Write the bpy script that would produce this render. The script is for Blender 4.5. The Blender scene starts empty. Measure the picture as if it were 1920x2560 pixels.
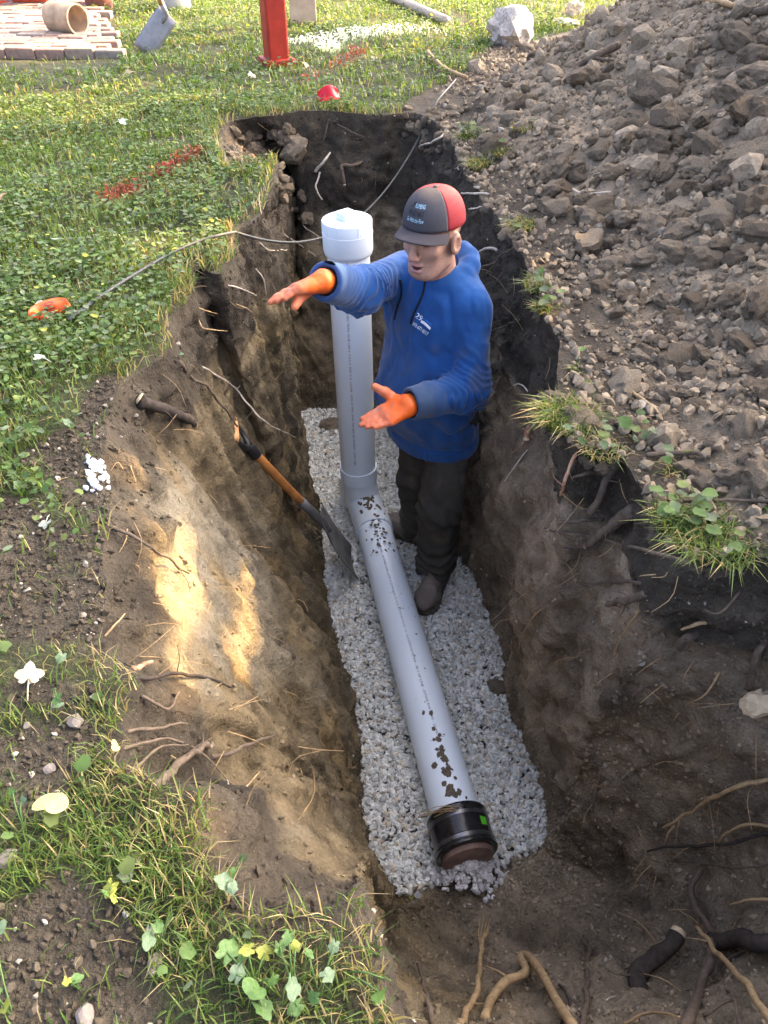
import bpy, bmesh, math, random
import numpy as np
from mathutils import Vector, Matrix
from mathutils.bvhtree import BVHTree

# ---------------------------------------------------------------- camera, world, sun, exposure
scene = bpy.context.scene
col = scene.collection
R = math.radians
CAMH, PITCH, FPX = 1.02, R(41.5), 1850.0
cam_d = bpy.data.cameras.new("camera"); cam = bpy.data.objects.new("camera", cam_d); col.objects.link(cam)
cam.location = (0, 0, CAMH); cam.rotation_euler = (math.pi/2 - PITCH, 0, 0)
cam_d.sensor_fit = 'VERTICAL'; cam_d.sensor_height = 36.0; cam_d.lens = FPX/2560*36.0
cam_d.clip_start = 0.02; cam_d.clip_end = 500
scene.camera = cam
SUN_AZ, SUN_EL = R(60), R(32)            # azimuth measured from +Y towards +X
SUND = np.array([math.sin(SUN_AZ)*math.cos(SUN_EL), math.cos(SUN_AZ)*math.cos(SUN_EL), math.sin(SUN_EL)])
w = bpy.data.worlds.new("World"); scene.world = w; w.use_nodes = True
wn = w.node_tree; bg = wn.nodes['Background']
sky = wn.nodes.new('ShaderNodeTexSky'); sky.sky_type = 'NISHITA'; sky.sun_disc = False
sky.sun_elevation = SUN_EL; sky.sun_rotation = SUN_AZ
sky.air_density = 0.4; sky.dust_density = 8.0; sky.ozone_density = 0.0
wn.links.new(sky.outputs[0], bg.inputs[0]); bg.inputs[1].default_value = 0.15
sl = bpy.data.lights.new("sun", 'SUN'); sl.energy = 2.6; sl.angle = R(0.4); sl.color = (1.0, 0.64, 0.28)
so = bpy.data.objects.new("sun", sl); col.objects.link(so)
so.rotation_euler = Vector(-SUND).to_track_quat('-Z', 'Y').to_euler(); so.location = (9, 7, 8)
scene.view_settings.view_transform = 'Standard'; scene.view_settings.look = 'None'
scene.view_settings.exposure = 3.3; scene.view_settings.gamma = 1.0
scene.render.engine = 'CYCLES'
scene.cycles.max_bounces = 6; scene.cycles.diffuse_bounces = 4; scene.cycles.use_denoising = True

rng = np.random.default_rng(11); random.seed(5)

# ---------------------------------------------------------------- helpers
CP, SP = math.cos(PITCH), math.sin(PITCH)
def raydir(px, py):
    u = (px-960)/FPX; v = (1280-py)/FPX
    return np.array([u, CP+v*SP, v*CP-SP])
def at(px, py, z=0.0):                    # pixel of the photograph on a level plane
    d = raydir(px, py); return np.array([0, 0, CAMH]) + d*((z-CAMH)/d[2])
def aty(px, py, Y):                       # pixel of the photograph at a distance Y
    d = raydir(px, py); return np.array([0, 0, CAMH]) + d*(Y/d[1])

_tab = np.random.default_rng(3).random(65536).astype(np.float32)
def vnoise(P, seed=0):
    P = np.asarray(P, np.float32); i = np.floor(P).astype(np.int64); f = P-i; f = f*f*(3-2*f)
    def h(a, b, c): return _tab[((i[..., 0]+a)*73856093 ^ (i[..., 1]+b)*19349663 ^ (i[..., 2]+c)*83492791 ^ seed*2654435) & 65535]
    x, y, z = f[..., 0], f[..., 1], f[..., 2]
    c00 = h(0,0,0)*(1-x)+h(1,0,0)*x; c10 = h(0,1,0)*(1-x)+h(1,1,0)*x
    c01 = h(0,0,1)*(1-x)+h(1,0,1)*x; c11 = h(0,1,1)*(1-x)+h(1,1,1)*x
    return ((c00*(1-y)+c10*y)*(1-z)+(c01*(1-y)+c11*y)*z)*2-1
def fbm(P, octs=3, seed=0, gain=0.5):
    s = 0; a = 1.0; P = np.asarray(P, np.float32)
    for o in range(octs):
        s = s+a*vnoise(P, seed+o*7); P = P*2.03+17.3; a *= gain
    return s
def sstep(a, b, x):
    t = np.clip((x-a)/(b-a), 0, 1); return t*t*(3-2*t)

def mesh_np(name, V, faces, mat=None, parent=None, smooth=True, colr=None, link=True):
    """faces: list of (n,k) int arrays"""
    me = bpy.data.meshes.new(name); V = np.asarray(V, np.float32)
    me.vertices.add(len(V)); me.vertices.foreach_set('co', V.ravel())
    idx = np.concatenate([np.asarray(f).ravel() for f in faces]).astype(np.int32)
    tot = np.concatenate([np.full(len(f), np.asarray(f).shape[1]) for f in faces])
    start = np.concatenate([[0], np.cumsum(tot)[:-1]]).astype(np.int32)
    me.loops.add(len(idx)); me.loops.foreach_set('vertex_index', idx)
    me.polygons.add(len(tot)); me.polygons.foreach_set('loop_start', start)
    me.polygons.foreach_set('use_smooth', np.full(len(tot), smooth))
    me.update(calc_edges=True)
    if colr is not None:
        c = np.ones((len(V), 4), np.float32); c[:, :3] = colr
        me.color_attributes.new('Col', 'FLOAT_COLOR', 'POINT').data.foreach_set('color', c.ravel())
    if mat: me.materials.append(mat)
    if not link: return me
    o = bpy.data.objects.new(name, me); col.objects.link(o)
    if parent: o.parent = parent
    return o
def obj(name, me, parent=None, loc=None, rot=None, sc=None):
    o = bpy.data.objects.new(name, me); col.objects.link(o)
    if parent: o.parent = parent
    if loc is not None: o.location = [float(a) for a in loc]
    if rot is not None: o.rotation_euler = rot
    if sc is not None: o.scale = sc if hasattr(sc, '__len__') else (sc, sc, sc)
    return o
def thing(name, label, cat, loc=(0,0,0), group=None):
    o = bpy.data.objects.new(name, None); col.objects.link(o); o.location = [float(a) for a in loc]; o.empty_display_size = .05
    return tag(o, label, cat, group)
def tag(o, label=None, cat=None, group=None, kind=None):
    if label: o['label'] = label
    if cat: o['category'] = cat
    if group: o['group'] = group
    if kind: o['kind'] = kind
    return o
def adopt(o, parent):                     # keep the world position under an Empty that only has a location
    o.parent = parent; o.matrix_parent_inverse = Matrix.Translation(-Vector(parent.location)); return o
def solid(name, V, F, mat, parent=None, smooth=False, bevel=0.0, seg=2):
    me = bpy.data.meshes.new(name); me.from_pydata([tuple(map(float, v)) for v in V], [], [tuple(f) for f in F])
    if bevel > 0:
        bm = bmesh.new(); bm.from_mesh(me)
        bmesh.ops.bevel(bm, geom=bm.edges[:], offset=bevel, segments=seg, profile=.5, affect='EDGES'); bm.to_mesh(me); bm.free()
    for p in me.polygons: p.use_smooth = smooth
    if mat: me.materials.append(mat)
    o = bpy.data.objects.new(name, me); col.objects.link(o)
    if parent: adopt(o, parent)
    return o
BOXF = [(0,3,2,1),(4,5,6,7),(0,1,5,4),(1,2,6,5),(2,3,7,6),(3,0,4,7)]
def box(name, c, s, mat, parent=None, rz=0, bevel=.004, M=None):
    V = np.array([[x,y,z] for z in (-.5,.5) for x,y in ((-.5,-.5),(.5,-.5),(.5,.5),(-.5,.5))])*np.array(s)
    if M is None: M = np.array(Matrix.Rotation(rz, 3, 'Z'))
    return solid(name, V@np.array(M).T+np.array(c), BOXF, mat, parent, bevel=bevel)
def tube_geo(pts, rad, seg=10, caps=True):
    pts = np.asarray(pts, float); n = len(pts); rad = np.broadcast_to(np.asarray(rad, float), (n,))
    T = np.gradient(pts, axis=0); T /= np.linalg.norm(T, axis=1)[:, None]+1e-9
    up = np.array([0,0,1.]) if abs(T[0][2]) < .9 else np.array([1.,0,0])
    u = np.cross(T[0], up); u /= np.linalg.norm(u); V = []
    a = np.linspace(0, 2*np.pi, seg, endpoint=False)
    for i in range(n):
        u = u-T[i]*np.dot(u, T[i]); u /= np.linalg.norm(u)+1e-9; vv = np.cross(T[i], u)
        V.append(pts[i]+rad[i]*(np.cos(a)[:, None]*u+np.sin(a)[:, None]*vv))
    V = np.concatenate(V); F = []
    i, j = np.meshgrid(np.arange(n-1), np.arange(seg), indexing='ij'); i = i.ravel(); j = j.ravel(); k = (j+1) % seg
    F = np.stack([i*seg+j, i*seg+k, (i+1)*seg+k, (i+1)*seg+j], 1)
    fs = [F]
    if caps: fs += [np.arange(seg)[::-1][None, :], (np.arange(seg)+(n-1)*seg)[None, :]]
    return V, fs
def tube(name, pts, rad, mat, parent=None, seg=10, caps=True, smooth=True):
    V, F = tube_geo(pts, rad, seg, caps); o = mesh_np(name, V, F, mat, None, smooth)
    if parent: adopt(o, parent)
    return o
def spline(P, n):                          # Catmull-Rom through points
    P = np.asarray(P, float)
    if len(P) == 2: return P[0]+(P[1]-P[0])*np.linspace(0, 1, n)[:, None]
    Q = np.vstack([2*P[0]-P[1], P, 2*P[-1]-P[-2]]); t = np.linspace(0, len(P)-1-1e-6, n); i = t.astype(int); f = (t-i)[:, None]
    a, b, c, d = Q[i], Q[i+1], Q[i+2], Q[i+3]
    return .5*(2*b+(c-a)*f+(2*a-5*b+4*c-d)*f**2+(3*b-a-3*c+d)*f**3)
def lathe(name, prof, axis0, axis1, mat, parent=None, seg=48, smooth=True):
    """prof: (t, r) pairs, t in metres along axis0 -> axis1"""
    a = np.asarray(axis0, float); d = np.asarray(axis1, float)-a; d /= np.linalg.norm(d)
    up = np.array([0,0,1.]) if abs(d[2]) < .9 else np.array([1.,0,0]); u = np.cross(d, up); u /= np.linalg.norm(u); v = np.cross(d, u)
    th = np.linspace(0, 2*np.pi, seg, endpoint=False); V = np.concatenate([a+d*t+r*(np.cos(th)[:, None]*u+np.sin(th)[:, None]*v) for t, r in prof])
    n = len(prof); i, j = np.meshgrid(np.arange(n-1), np.arange(seg), indexing='ij'); i = i.ravel(); j = j.ravel(); k = (j+1) % seg
    F = np.stack([i*seg+j, i*seg+k, (i+1)*seg+k, (i+1)*seg+j], 1)
    o = mesh_np(name, V, [F], mat, None, smooth)
    me = o.data; bm = bmesh.new(); bm.from_mesh(me); bmesh.ops.recalc_face_normals(bm, faces=bm.faces[:])
    for e in bm.edges:
        if len(e.link_faces) == 2 and e.calc_face_angle(0) > R(32): e.smooth = False
    bm.to_mesh(me); bm.free()
    if parent: adopt(o, parent)
    return o

# ---------------------------------------------------------------- materials
class NT:
    def __init__(s, name):
        s.m = bpy.data.materials.new(name); s.m.use_nodes = True; s.t = s.m.node_tree; s.b = s.t.nodes['Principled BSDF']; s.out = s.t.nodes['Material Output']
    def n(s, typ, ins=None, **kw):
        x = s.t.nodes.new('ShaderNode'+typ)
        for k, v in kw.items(): setattr(x, k, v)
        for k, v in (ins or {}).items(): s.put(x.inputs[k], v)
        return x
    def put(s, inp, v):
        if hasattr(v, 'is_output') or hasattr(v, 'links'): s.t.links.new(v, inp)
        elif hasattr(v, 'outputs'): s.t.links.new(v.outputs[0], inp)
        else: inp.default_value = (tuple(v)+(1,) if hasattr(v, '__len__') and len(v) == 3 and inp.type == 'RGBA' else v)
    def set(s, **kw):
        for k, v in kw.items(): s.put(s.b.inputs[k.replace('_', ' ')], v)
        return s.m
    def coord(s, which='Object'): return s.n('TexCoord').outputs[which]
    def noise(s, scale, detail=4, rough=.55, vec=None, out=0): return s.n('TexNoise', {'Scale': scale, 'Detail': detail, 'Roughness': rough, 'Vector': vec if vec is not None else s.coord()}).outputs[out]
    def ramp(s, fac, stops):
        r = s.n('ValToRGB', {'Fac': fac}); e = r.color_ramp.elements
        while len(e) < len(stops): e.new(.5)
        for el, (p, c) in zip(e, stops): el.position = p; el.color = tuple(c)+(1,) if len(c) == 3 else c
        return r.outputs[0]
    def mix(s, fac, a, b, mode='MIX'):
        x = s.n('MixRGB', blend_type=mode); s.put(x.inputs[0], fac); s.put(x.inputs[1], a); s.put(x.inputs[2], b); return x.outputs[0]
    def math(s, op, a, b=0.0):
        x = s.n('Math', operation=op); s.put(x.inputs[0], a); s.put(x.inputs[1], b); return x.outputs[0]
    def bump(s, h, strength=.5, dist=.01): return s.n('Bump', {'Height': h, 'Strength': strength, 'Distance': dist}).outputs[0]
g3 = lambda v: (v, v, v)
def m_ground():
    k = NT('soil_surface'); c = k.n('Attribute', attribute_name='Col').outputs['Color']
    n1 = k.noise(26, 6, .65); n2 = k.noise(120, 4, .6)
    f = k.mix(.5, k.ramp(n1, [(.28, g3(.55)), (.5, g3(1)), (.75, g3(1.45))]), k.ramp(n2, [(.3, g3(.6)), (.55, g3(1.05)), (.72, g3(1.5))]))
    sp = k.n('TexVoronoi', {'Scale': 70.0, 'Vector': k.coord()}).outputs[0]
    peb = k.mix(k.ramp(sp, [(.07, g3(.35)), (.12, g3(0))]), k.mix(1, c, f, 'MULTIPLY'), (.34, .31, .27))
    h = k.math('ADD', k.math('MULTIPLY', n1, 1.2), k.math('MULTIPLY', n2, .5))
    return k.set(Base_Color=peb, Roughness=.92, Normal=k.bump(h, 1.0, .018), Specular_IOR_Level=.25)
def m_clod(name, a, b, c):
    k = NT(name); r = k.n('ObjectInfo').outputs['Random']; n = k.noise(14, 5, .65); n2 = k.noise(55, 4, .65)
    base = k.ramp(r, [(0, a), (.55, b), (1, c)])
    f = k.ramp(n, [(.3, g3(.6)), (.7, g3(1.35))]); f2 = k.ramp(n2, [(.3, g3(.72)), (.7, g3(1.25))])
    return k.set(Base_Color=k.mix(1, k.mix(1, base, f, 'MULTIPLY'), f2, 'MULTIPLY'), Roughness=.95, Specular_IOR_Level=.2,
                 Normal=k.bump(k.math('ADD', n, n2), .8, .02))
def m_col(name, rough=.85, spec=.3, scale=60., lo=.7, hi=1.3, bump=.5, trans=0.0, dist=.004):
    k = NT(name); c = k.n('Attribute', attribute_name='Col').outputs['Color']; n = k.noise(scale, 4, .6)
    cc = k.mix(1, c, k.ramp(n, [(.3, g3(lo)), (.7, g3(hi))]), 'MULTIPLY')
    k.set(Base_Color=cc, Roughness=rough, Specular_IOR_Level=spec)
    if bump: k.set(Normal=k.bump(n, bump, dist))
    if trans:
        t = k.n('BsdfTranslucent', {'Color': k.mix(1, cc, (1.25, 1.3, .6), 'MULTIPLY')}); mx = k.n('MixShader', {0: trans, 1: k.b.outputs[0], 2: t.outputs[0]})
        k.t.links.new(mx.outputs[0], k.out.inputs[0])
    return k.m
def m_plain(name, c, rough=.6, spec=.4, var=.12, scale=20., bump=.15, dist=.002, c2=None, metal=0.0, coat=0.0):
    k = NT(name); n = k.noise(scale, 5, .6)
    a = tuple(x*(1-var) for x in c); b = tuple(min(1, x*(1+var)) for x in (c2 or c))
    k.set(Base_Color=k.ramp(n, [(.3, a), (.7, b)]), Roughness=rough, Specular_IOR_Level=spec, Metallic=metal, Coat_Weight=coat)
    if bump: k.set(Normal=k.bump(n, bump, dist))
    return k.m
M_GROUND = m_ground()
M_CLOD = m_clod('dry_soil_lump', (.20,.155,.103), (.29,.23,.16), (.36,.295,.21))
M_CRUMB = m_col('soil_crumbs', .95, .2, 90, .7, 1.3, .6)
M_GRAVEL = m_col('crushed_limestone', .8, .35, 45, .75, 1.2, .5)
M_GRASS = m_col('grass_leaf', .5, .35, 30, .85, 1.15, 0, .4)
M_LEAF = m_col('broad_leaf', .6, .25, 60, .8, 1.2, .2, .35)
# ---------------------------------------------------------------- terrain: trench outline (floor pixel, rim pixel or rim xy, profile kind)
ZF = -1.40
ST = [((1010,2233),(988,2545),'n'),((975,2215),(950,2365),'n'),((945,2175),(900,2252),'l'),((925,2130),(830,2280),'l'),((910,2085),(760,2292),'l'),((903,2060),(690,2286),'l'),
 ((901,2045),(640,2282),'l'),((900,2035),(545,2200),'l'),((900,2030),(522,2085),'l'),((901,2025),(500,1995),'l'),((902,2020),(366,1985),'l'),
 ((902,2015),(292,1930),'l'),((902,2008),(303,1865),'l'),((903,2000),(302,1790),'l'),((903,1990),(335,1725),'l'),((904,1975),(295,1665),'l'),((905,1955),(245,1592),'l'),
 ((907,1925),(262,1500),'l'),((908,1890),(270,1400),'l'),((903,1850),(268,1290),'l'),((897,1800),(250,1180),'l'),((885,1750),(250,1080),'l'),((870,1700),(275,990),'l'),
 ((858,1660),(340,932),'m'),((848,1620),(424,875),'m'),((838,1560),(432,800),'s'),((827,1500),(478,730),'s'),((818,1440),(483,668),'s'),((814,1405),(545,690),'s'),((810,1370),(592,620),'s'),
 ((797,1310),(592,570),'s'),((787,1270),(646,540),'s'),((765,1180),(670,484),'s'),((754,1125),(690,428),'s'),((750,1105),(690,400),'k'),((750,1090),(636,415),'k'),((750,1080),(578,418),'k'),
 ((751,1068),(553,375),'k'),((753,1058),(556,328),'k'),((758,1048),(595,305),'k'),((770,1038),(717,291),'k2'),((790,1028),(816,283),'b'),((820,1020),(907,286),'b'),((860,1016),(988,284),'b'),
 ((900,1014),(1035,278),'b'),((935,1016),(1080,305),'b'),((962,1024),(1122,350),'b'),((985,1040),(1150,405),'r'),((1005,1130),(1185,465),'r'),((1035,1210),(1225,520),'r'),
 ((1075,1290),(1262,580),'r'),((1125,1380),(1300,640),'r'),((1180,1455),(1335,710),'r'),((1215,1550),(1370,790),'r'),((1255,1645),(1395,860),'r'),((1258,1735),(1392,950),'r'),
 ((1292,1825),(1388,1035),'r'),((1318,1886),(1412,1108),'r'),((1325,1905),(1480,1126),'r'),((1332,1925),(1560,1146),'q'),((1345,1980),(1602,1212),'q'),((1358,2035),(1622,1292),'q'),
 ((1365,2075),(1682,1380),'q'),((1367,2088),(1762,1420),'q'),((1367,2094),(1862,1432),'q'),((1364,2099),(.81,.93,0),'q'),((1358,2104),(.93,.86,0),'q'),((1350,2110),(1.02,.73,0),'q'),
 ((1338,2116),(1.08,.56,0),'n'),((1322,2123),(1.08,.38,0),'n'),((1300,2132),(.98,.22,0),'n'),((1270,2145),(.8,.12,0),'n'),((1230,2160),(.6,.06,0),'n'),((1180,2175),(.42,.04,0),'n'),
 ((1120,2192),(.28,.06,0),'n'),((1060,2216),(.14,.12,0),'n')]
SK = np.array([0,.27,.52,.74,.9,1.0]); ZK = np.array([0,.29,.57,.79,.93,1.0])          # row parameter -> height share
FR = {'l':[0,.24,.50,.74,.93,1],'m':[0,.34,.62,.82,.95,1],'s':[0,.42,.72,.90,.97,1],'r':[0,.12,.34,.62,.95,1],'q':[0,.16,.40,.66,.90,1],
      'b':[0,.30,.52,.72,.90,1],'n':[0,.26,.50,.74,.92,1]}
ZN = {'n':[0,.10,.32,.62,.90,1]}
n = len(ST)
F3 = np.array([at(*s[0], ZF) for s in ST]); R3 = np.array([(at(*s[1], 0) if len(s[1]) == 2 else np.array(s[1])) for s in ST])
NK = 6; KP = np.zeros((n, NK, 3))
for i, s in enumerate(ST):
    kd = s[2]; f = FR.get(kd, FR['b']); zk = ZN.get(kd, ZK)
    for j in range(NK):
        KP[i, j, :2] = F3[i, :2]+(R3[i, :2]-F3[i, :2])*f[j]; KP[i, j, 2] = ZF*(1-zk[j])
    if kd in ('k', 'k2'):                                                           # the small side pit behind the grass spur
        mouth = at(742, 440, -.42); t = i-34
        if kd == 'k': mouth = at(748, 452, -.44); KP[i, 3] = mouth+np.array([.02*t, .03*t, .0]); KP[i, 2] = (KP[i, 1]+KP[i, 3])/2; KP[i, 4] = KP[i, 3]*.35+R3[i]*.65; KP[i, 4, 2] = -.20; 
mth = at(748, 452, -.44)
for q_, w_ in ((32, .2), (33, .55), (40, .35)):
    KP[q_, 3] = KP[q_, 3]*(1-w_)+mth*w_; KP[q_, 2] = KP[q_, 2]*(1-w_)+(KP[q_, 1]+KP[q_, 3])/2*w_
NS = 1050
def closed_interp(A, m):
    nn = len(A); t = np.linspace(0, nn, m, endpoint=False)
    # arc-length weighted
    i = t.astype(int); f = (t-i).reshape((-1,)+(1,)*(A.ndim-1))
    a, b, c, d = A[(i-1) % nn], A[i % nn], A[(i+1) % nn], A[(i+2) % nn]
    return b+.5*f*(c-a+f*(2*a-5*b+4*c-d+f*(3*(b-c)+d-a)))
K1 = closed_interp(KP, 8000)
seglen = np.linalg.norm(np.roll(K1[:, 5], -1, 0)-K1[:, 5], axis=1)*.5+np.linalg.norm(np.roll(K1[:, 2], -1, 0)-K1[:, 2], axis=1)*.5+1e-4
cl = np.concatenate([[0], np.cumsum(seglen)]); pick = np.interp(np.linspace(0, cl[-1], NS, endpoint=False), cl, np.arange(8001))
K = K1[np.round(pick).astype(int) % 8000]
NTR = 150
s = np.linspace(0, 1, NTR); W = np.zeros((NTR, NK))
for j in range(NK):
    e = np.zeros(NK); e[j] = 1; W[:, j] = np.interp(s, SK, e)
ker = np.hanning(15); ker /= ker.sum()
Wp = np.vstack([np.repeat(W[:1], 7, 0), W, np.repeat(W[-1:], 7, 0)]); W = np.stack([np.convolve(Wp[:, j], ker, 'valid') for j in range(NK)], 1)
W[0] = [1,0,0,0,0,0]; W[-1] = [0,0,0,0,0,1]
G = np.einsum('tk,skc->stc', W, K)                                                  # (NS, NTR, 3)
# rim wobble
nz = fbm(np.stack([K[:, 5, 0]*7, K[:, 5, 1]*7, K[:, 5, 2]], 1), 3, 5)*.018
out2 = K[:, 5, :2]-K[:, 4, :2]; out2 /= np.linalg.norm(out2, axis=1)[:, None]+1e-6
G[:, :, :2] += out2[:, None, :]*nz[:, None, None]*(s**3)[None, :, None]
RIM = G[:, -1, :2].copy()

# raster of the trench outline
RX0, RY0, RC = -1.7, -.4, .01; RNX, RNY = 340, 560
gx, gy = np.meshgrid(RX0+(np.arange(RNX)+.5)*RC, RY0+(np.arange(RNY)+.5)*RC, indexing='ij')
def inpoly(px, py, poly):
    px = np.asarray(px); py = np.asarray(py); r = np.zeros(px.shape, bool); m = len(poly)
    for i in range(m):
        x1, y1 = poly[i][:2]; x2, y2 = poly[(i+1) % m][:2]
        if y1 == y2: continue
        c = ((y1 > py) != (y2 > py)) & (px < (x2-x1)*(py-y1)/(y2-y1)+x1); r ^= c
    return r
INSIDE = inpoly(gx, gy, RIM)
DIST = np.where(INSIDE, 0.0, 9.0)                                                   # rough distance outside the rim
for it in range(28):
    for dx, dy, dd in ((1,0,1),(-1,0,1),(0,1,1),(0,-1,1),(1,1,1.41),(-1,-1,1.41),(1,-1,1.41),(-1,1,1.41)):
        DIST = np.minimum(DIST, np.roll(DIST, (dx, dy), (0, 1))+dd*RC)
def rast(A, x, y, default):
    i = ((np.asarray(x)-RX0)/RC).astype(int); j = ((np.asarray(y)-RY0)/RC).astype(int)
    ok = (i >= 0) & (j >= 0) & (i < RNX) & (j < RNY); r = np.full(np.shape(x), default, A.dtype)
    r[ok] = A[i[ok], j[ok]]; return r
def in_trench(x, y): return rast(INSIDE, x, y, False)
def rim_dist(x, y): return rast(DIST, x, y, 9.0)

def heap_h(x, y):
    x = np.asarray(x, float); y = np.asarray(y, float)
    yy = np.clip(y, .3, 4.75); dx = x-(2.15+.12*np.sin(y*1.3)); dy = y-yy
    dist = np.sqrt(dx*dx+dy*dy*1.1); h = .80-.52*dist
    h = h+.06*fbm(np.stack([x*1.7, y*1.7, x*0], -1), 3, 21)
    h = .5*(h+np.sqrt(h*h+.006))-.02
    return np.maximum(h, 0)*sstep(-.5, .25, y)
def ground_h(x, y):
    x = np.asarray(x, float); y = np.asarray(y, float); P = np.stack([x, y, x*0], -1)
    hh = heap_h(x, y); k = sstep(.0, .06, hh)
    z = .012*fbm(P*2.2, 3, 31)+.004*fbm(P*14, 2, 33)
    return z+hh+k*(.035*fbm(P*5, 3, 35)+.018*fbm(P*16, 3, 37))
# bare-soil zones on the grass (outlines read off the photograph on the level ground)
def zpoly(pts): return np.array([at(a, b, 0)[:2] for a, b in pts])
ZONES = [zpoly([(-300,1262),(0,1258),(120,1235),(200,1310),(262,1300),(300,1400),(290,1510),(235,1575),(100,1560),(-300,1600)]),
         zpoly([(-300,2440),(70,2300),(230,2190),(350,2270),(395,2390),(425,2470),(430,2800),(-300,2800)]),
         zpoly([(-100,1880),(110,1850),(250,1880),(230,1960),(120,1990),(-100,1960)]),
         zpoly([(230,968),(185,1055),(112,1105),(90,1160),(140,1215),(270,1290),(330,1290),(330,930),(420,870),(330,930)]),
         zpoly([(560,2120),(640,2180),(700,2280),(560,2260),(500,2200)]),
         zpoly([(20,1690),(200,1700),(190,1800),(10,1810)])]
SOILP = np.array([at(a, b, 0)[:2] for a, b in [(1000,268),(1045,232),(1100,205),(1150,178),(1200,150),(1240,112),(1330,98),(1390,84),(1470,66)]]+[np.array(q) for q in [(2.2,7.0),(4.3,6.0),(4.3,-.9),(.2,-.9),(.2,.6),(.3,2.0),(.2,4.0)]])
def bare(x, y):                            # 1 where there is no turf
    x = np.asarray(x, float); y = np.asarray(y, float)
    P = np.stack([x, y, x*0], -1); jx = x+.05*fbm(P*6, 3, 41); jy = y+.05*fbm(P*6, 3, 43)
    b = np.zeros(x.shape)
    for z in ZONES: b = np.maximum(b, inpoly(jx, jy, z)*.93)
    b = np.maximum(b, inpoly(jx, jy, SOILP)*1.0)
    return b

TOP = np.array([.055,.045,.032]); CLAY = np.array([.14,.108,.062]); GREYC = np.array([.225,.198,.145]); RW = np.array([.245,.195,.132]); DRY = np.array([.265,.21,.142]); OCH = np.array([.26,.185,.085])
def mixc(a, b, f): return a*(1-f[..., None])+b*f[..., None]
# pale clay faces on the left wall
def wall_colour(P):
    x, y, z = P[..., 0], P[..., 1], P[..., 2]; ny = fbm(P*2.5, 3, 51); nf = fbm(P*9, 3, 53)
    side = sstep(-.05, .30, x+.16*(y-1.2)-.0)                                        # 0 left wall, 1 right wall
    c = mixc(np.broadcast_to(CLAY, P.shape), RW, side)
    streak = fbm(np.stack([x*18+y*18, y*3, z*2.2], -1), 3, 55)
    c = c*(1+.34*streak[..., None]+.30*nf[..., None])
    oc = sstep(.25, .7, fbm(np.stack([x*4, y*4, z*7], -1), 3, 57))*(1-.75*side); c = mixc(c, OCH, oc*.55)
    gr = sstep(.1, .6, fbm(np.stack([x*3+7, y*5, z*3], -1), 3, 59))*.35; c = mixc(c, GREYC*.8, gr*(1-.5*side))
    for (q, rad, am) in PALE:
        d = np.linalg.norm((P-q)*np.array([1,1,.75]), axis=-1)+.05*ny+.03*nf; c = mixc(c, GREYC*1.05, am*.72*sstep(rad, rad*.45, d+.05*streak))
    lft = (1-side)*sstep(.72, .95, y)*sstep(2.0, 1.6, y); topd = -.28+.15*lft+(.10-.05*lft)*ny+.05*nf-.14*sstep(2.6, 3.6, y)+.02*side
    c = mixc(c, TOP*(1+.35*nf[..., None]), sstep(topd-.05, topd+.04, z))
    near = sstep(1.15, .75, y)*sstep(-.05, .12, x); c = mixc(c, TOP*2.0, near*.22*sstep(-.2, .3, ny+.2))
    return np.clip(c, .012, .6)

# displace the walls
def grid_normals(G):
    du = np.roll(G, -1, 0)-np.roll(G, 1, 0); dv = np.gradient(G, axis=1); N = np.cross(du, dv); N /= np.linalg.norm(N, axis=-1)[..., None]+1e-9
    return N
N0 = grid_normals(G); c_in = np.array([.1, 2.0])
if np.mean((G[:, 75, :2]-c_in)*N0[:, 75, :2]) > 0: N0 = -N0
ed = (sstep(0, .06, s)*sstep(1, .93, s))[None, :]; ed2 = (.35+.65*sstep(1, .95, s))[None, :]
x, y, z = G[..., 0], G[..., 1], G[..., 2]
leftw = 1-sstep(-.05, .25, x+.16*(y-1.2))
big = (.045-.02*leftw)*fbm(G*2.6, 2, 61); mid = (.020-.009*leftw)*(np.abs(fbm(G*7, 3, 63))*1.6-.5); fine = .010*fbm(G*24, 3, 65)-.010*np.maximum(0, .22-np.abs(fbm(np.stack([x*11, y*11, z*5], -1), 3, 75)))/.22*(1-.5*leftw)
stri = fbm(np.stack([(x*.3+y)*30, x*4, z*2.5], -1), 3, 67)
lump = np.maximum(0, fbm(G*13, 2, 69)-.15)*.035*sstep(-.45, -.1, z)
stepn = fbm(np.stack([x*2+3, y*2, z*9], -1), 2, 71)*.012*(1-leftw)
disp = ed*(big+mid+stepn+.020*leftw*stri*sstep(-.25, -.5, z))+ed2*fine+ed*lump
G = G+N0*disp[..., None]
G[:, -1, 2] = ground_h(G[:, -1, 0], G[:, -1, 1])
G[:, -8:, 2] += (s[-8:]-s[-8])/(1-s[-8])*0
RIM = G[:, -1, :2].copy()
i, j = np.meshgrid(np.arange(NS), np.arange(NTR-1), indexing='ij'); i = i.ravel(); j = j.ravel(); i2 = (i+1) % NS
TQ = np.stack([i*NTR+j, i2*NTR+j, i2*NTR+j+1, i*NTR+j+1], 1); TV = G.reshape(-1, 3)
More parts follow.
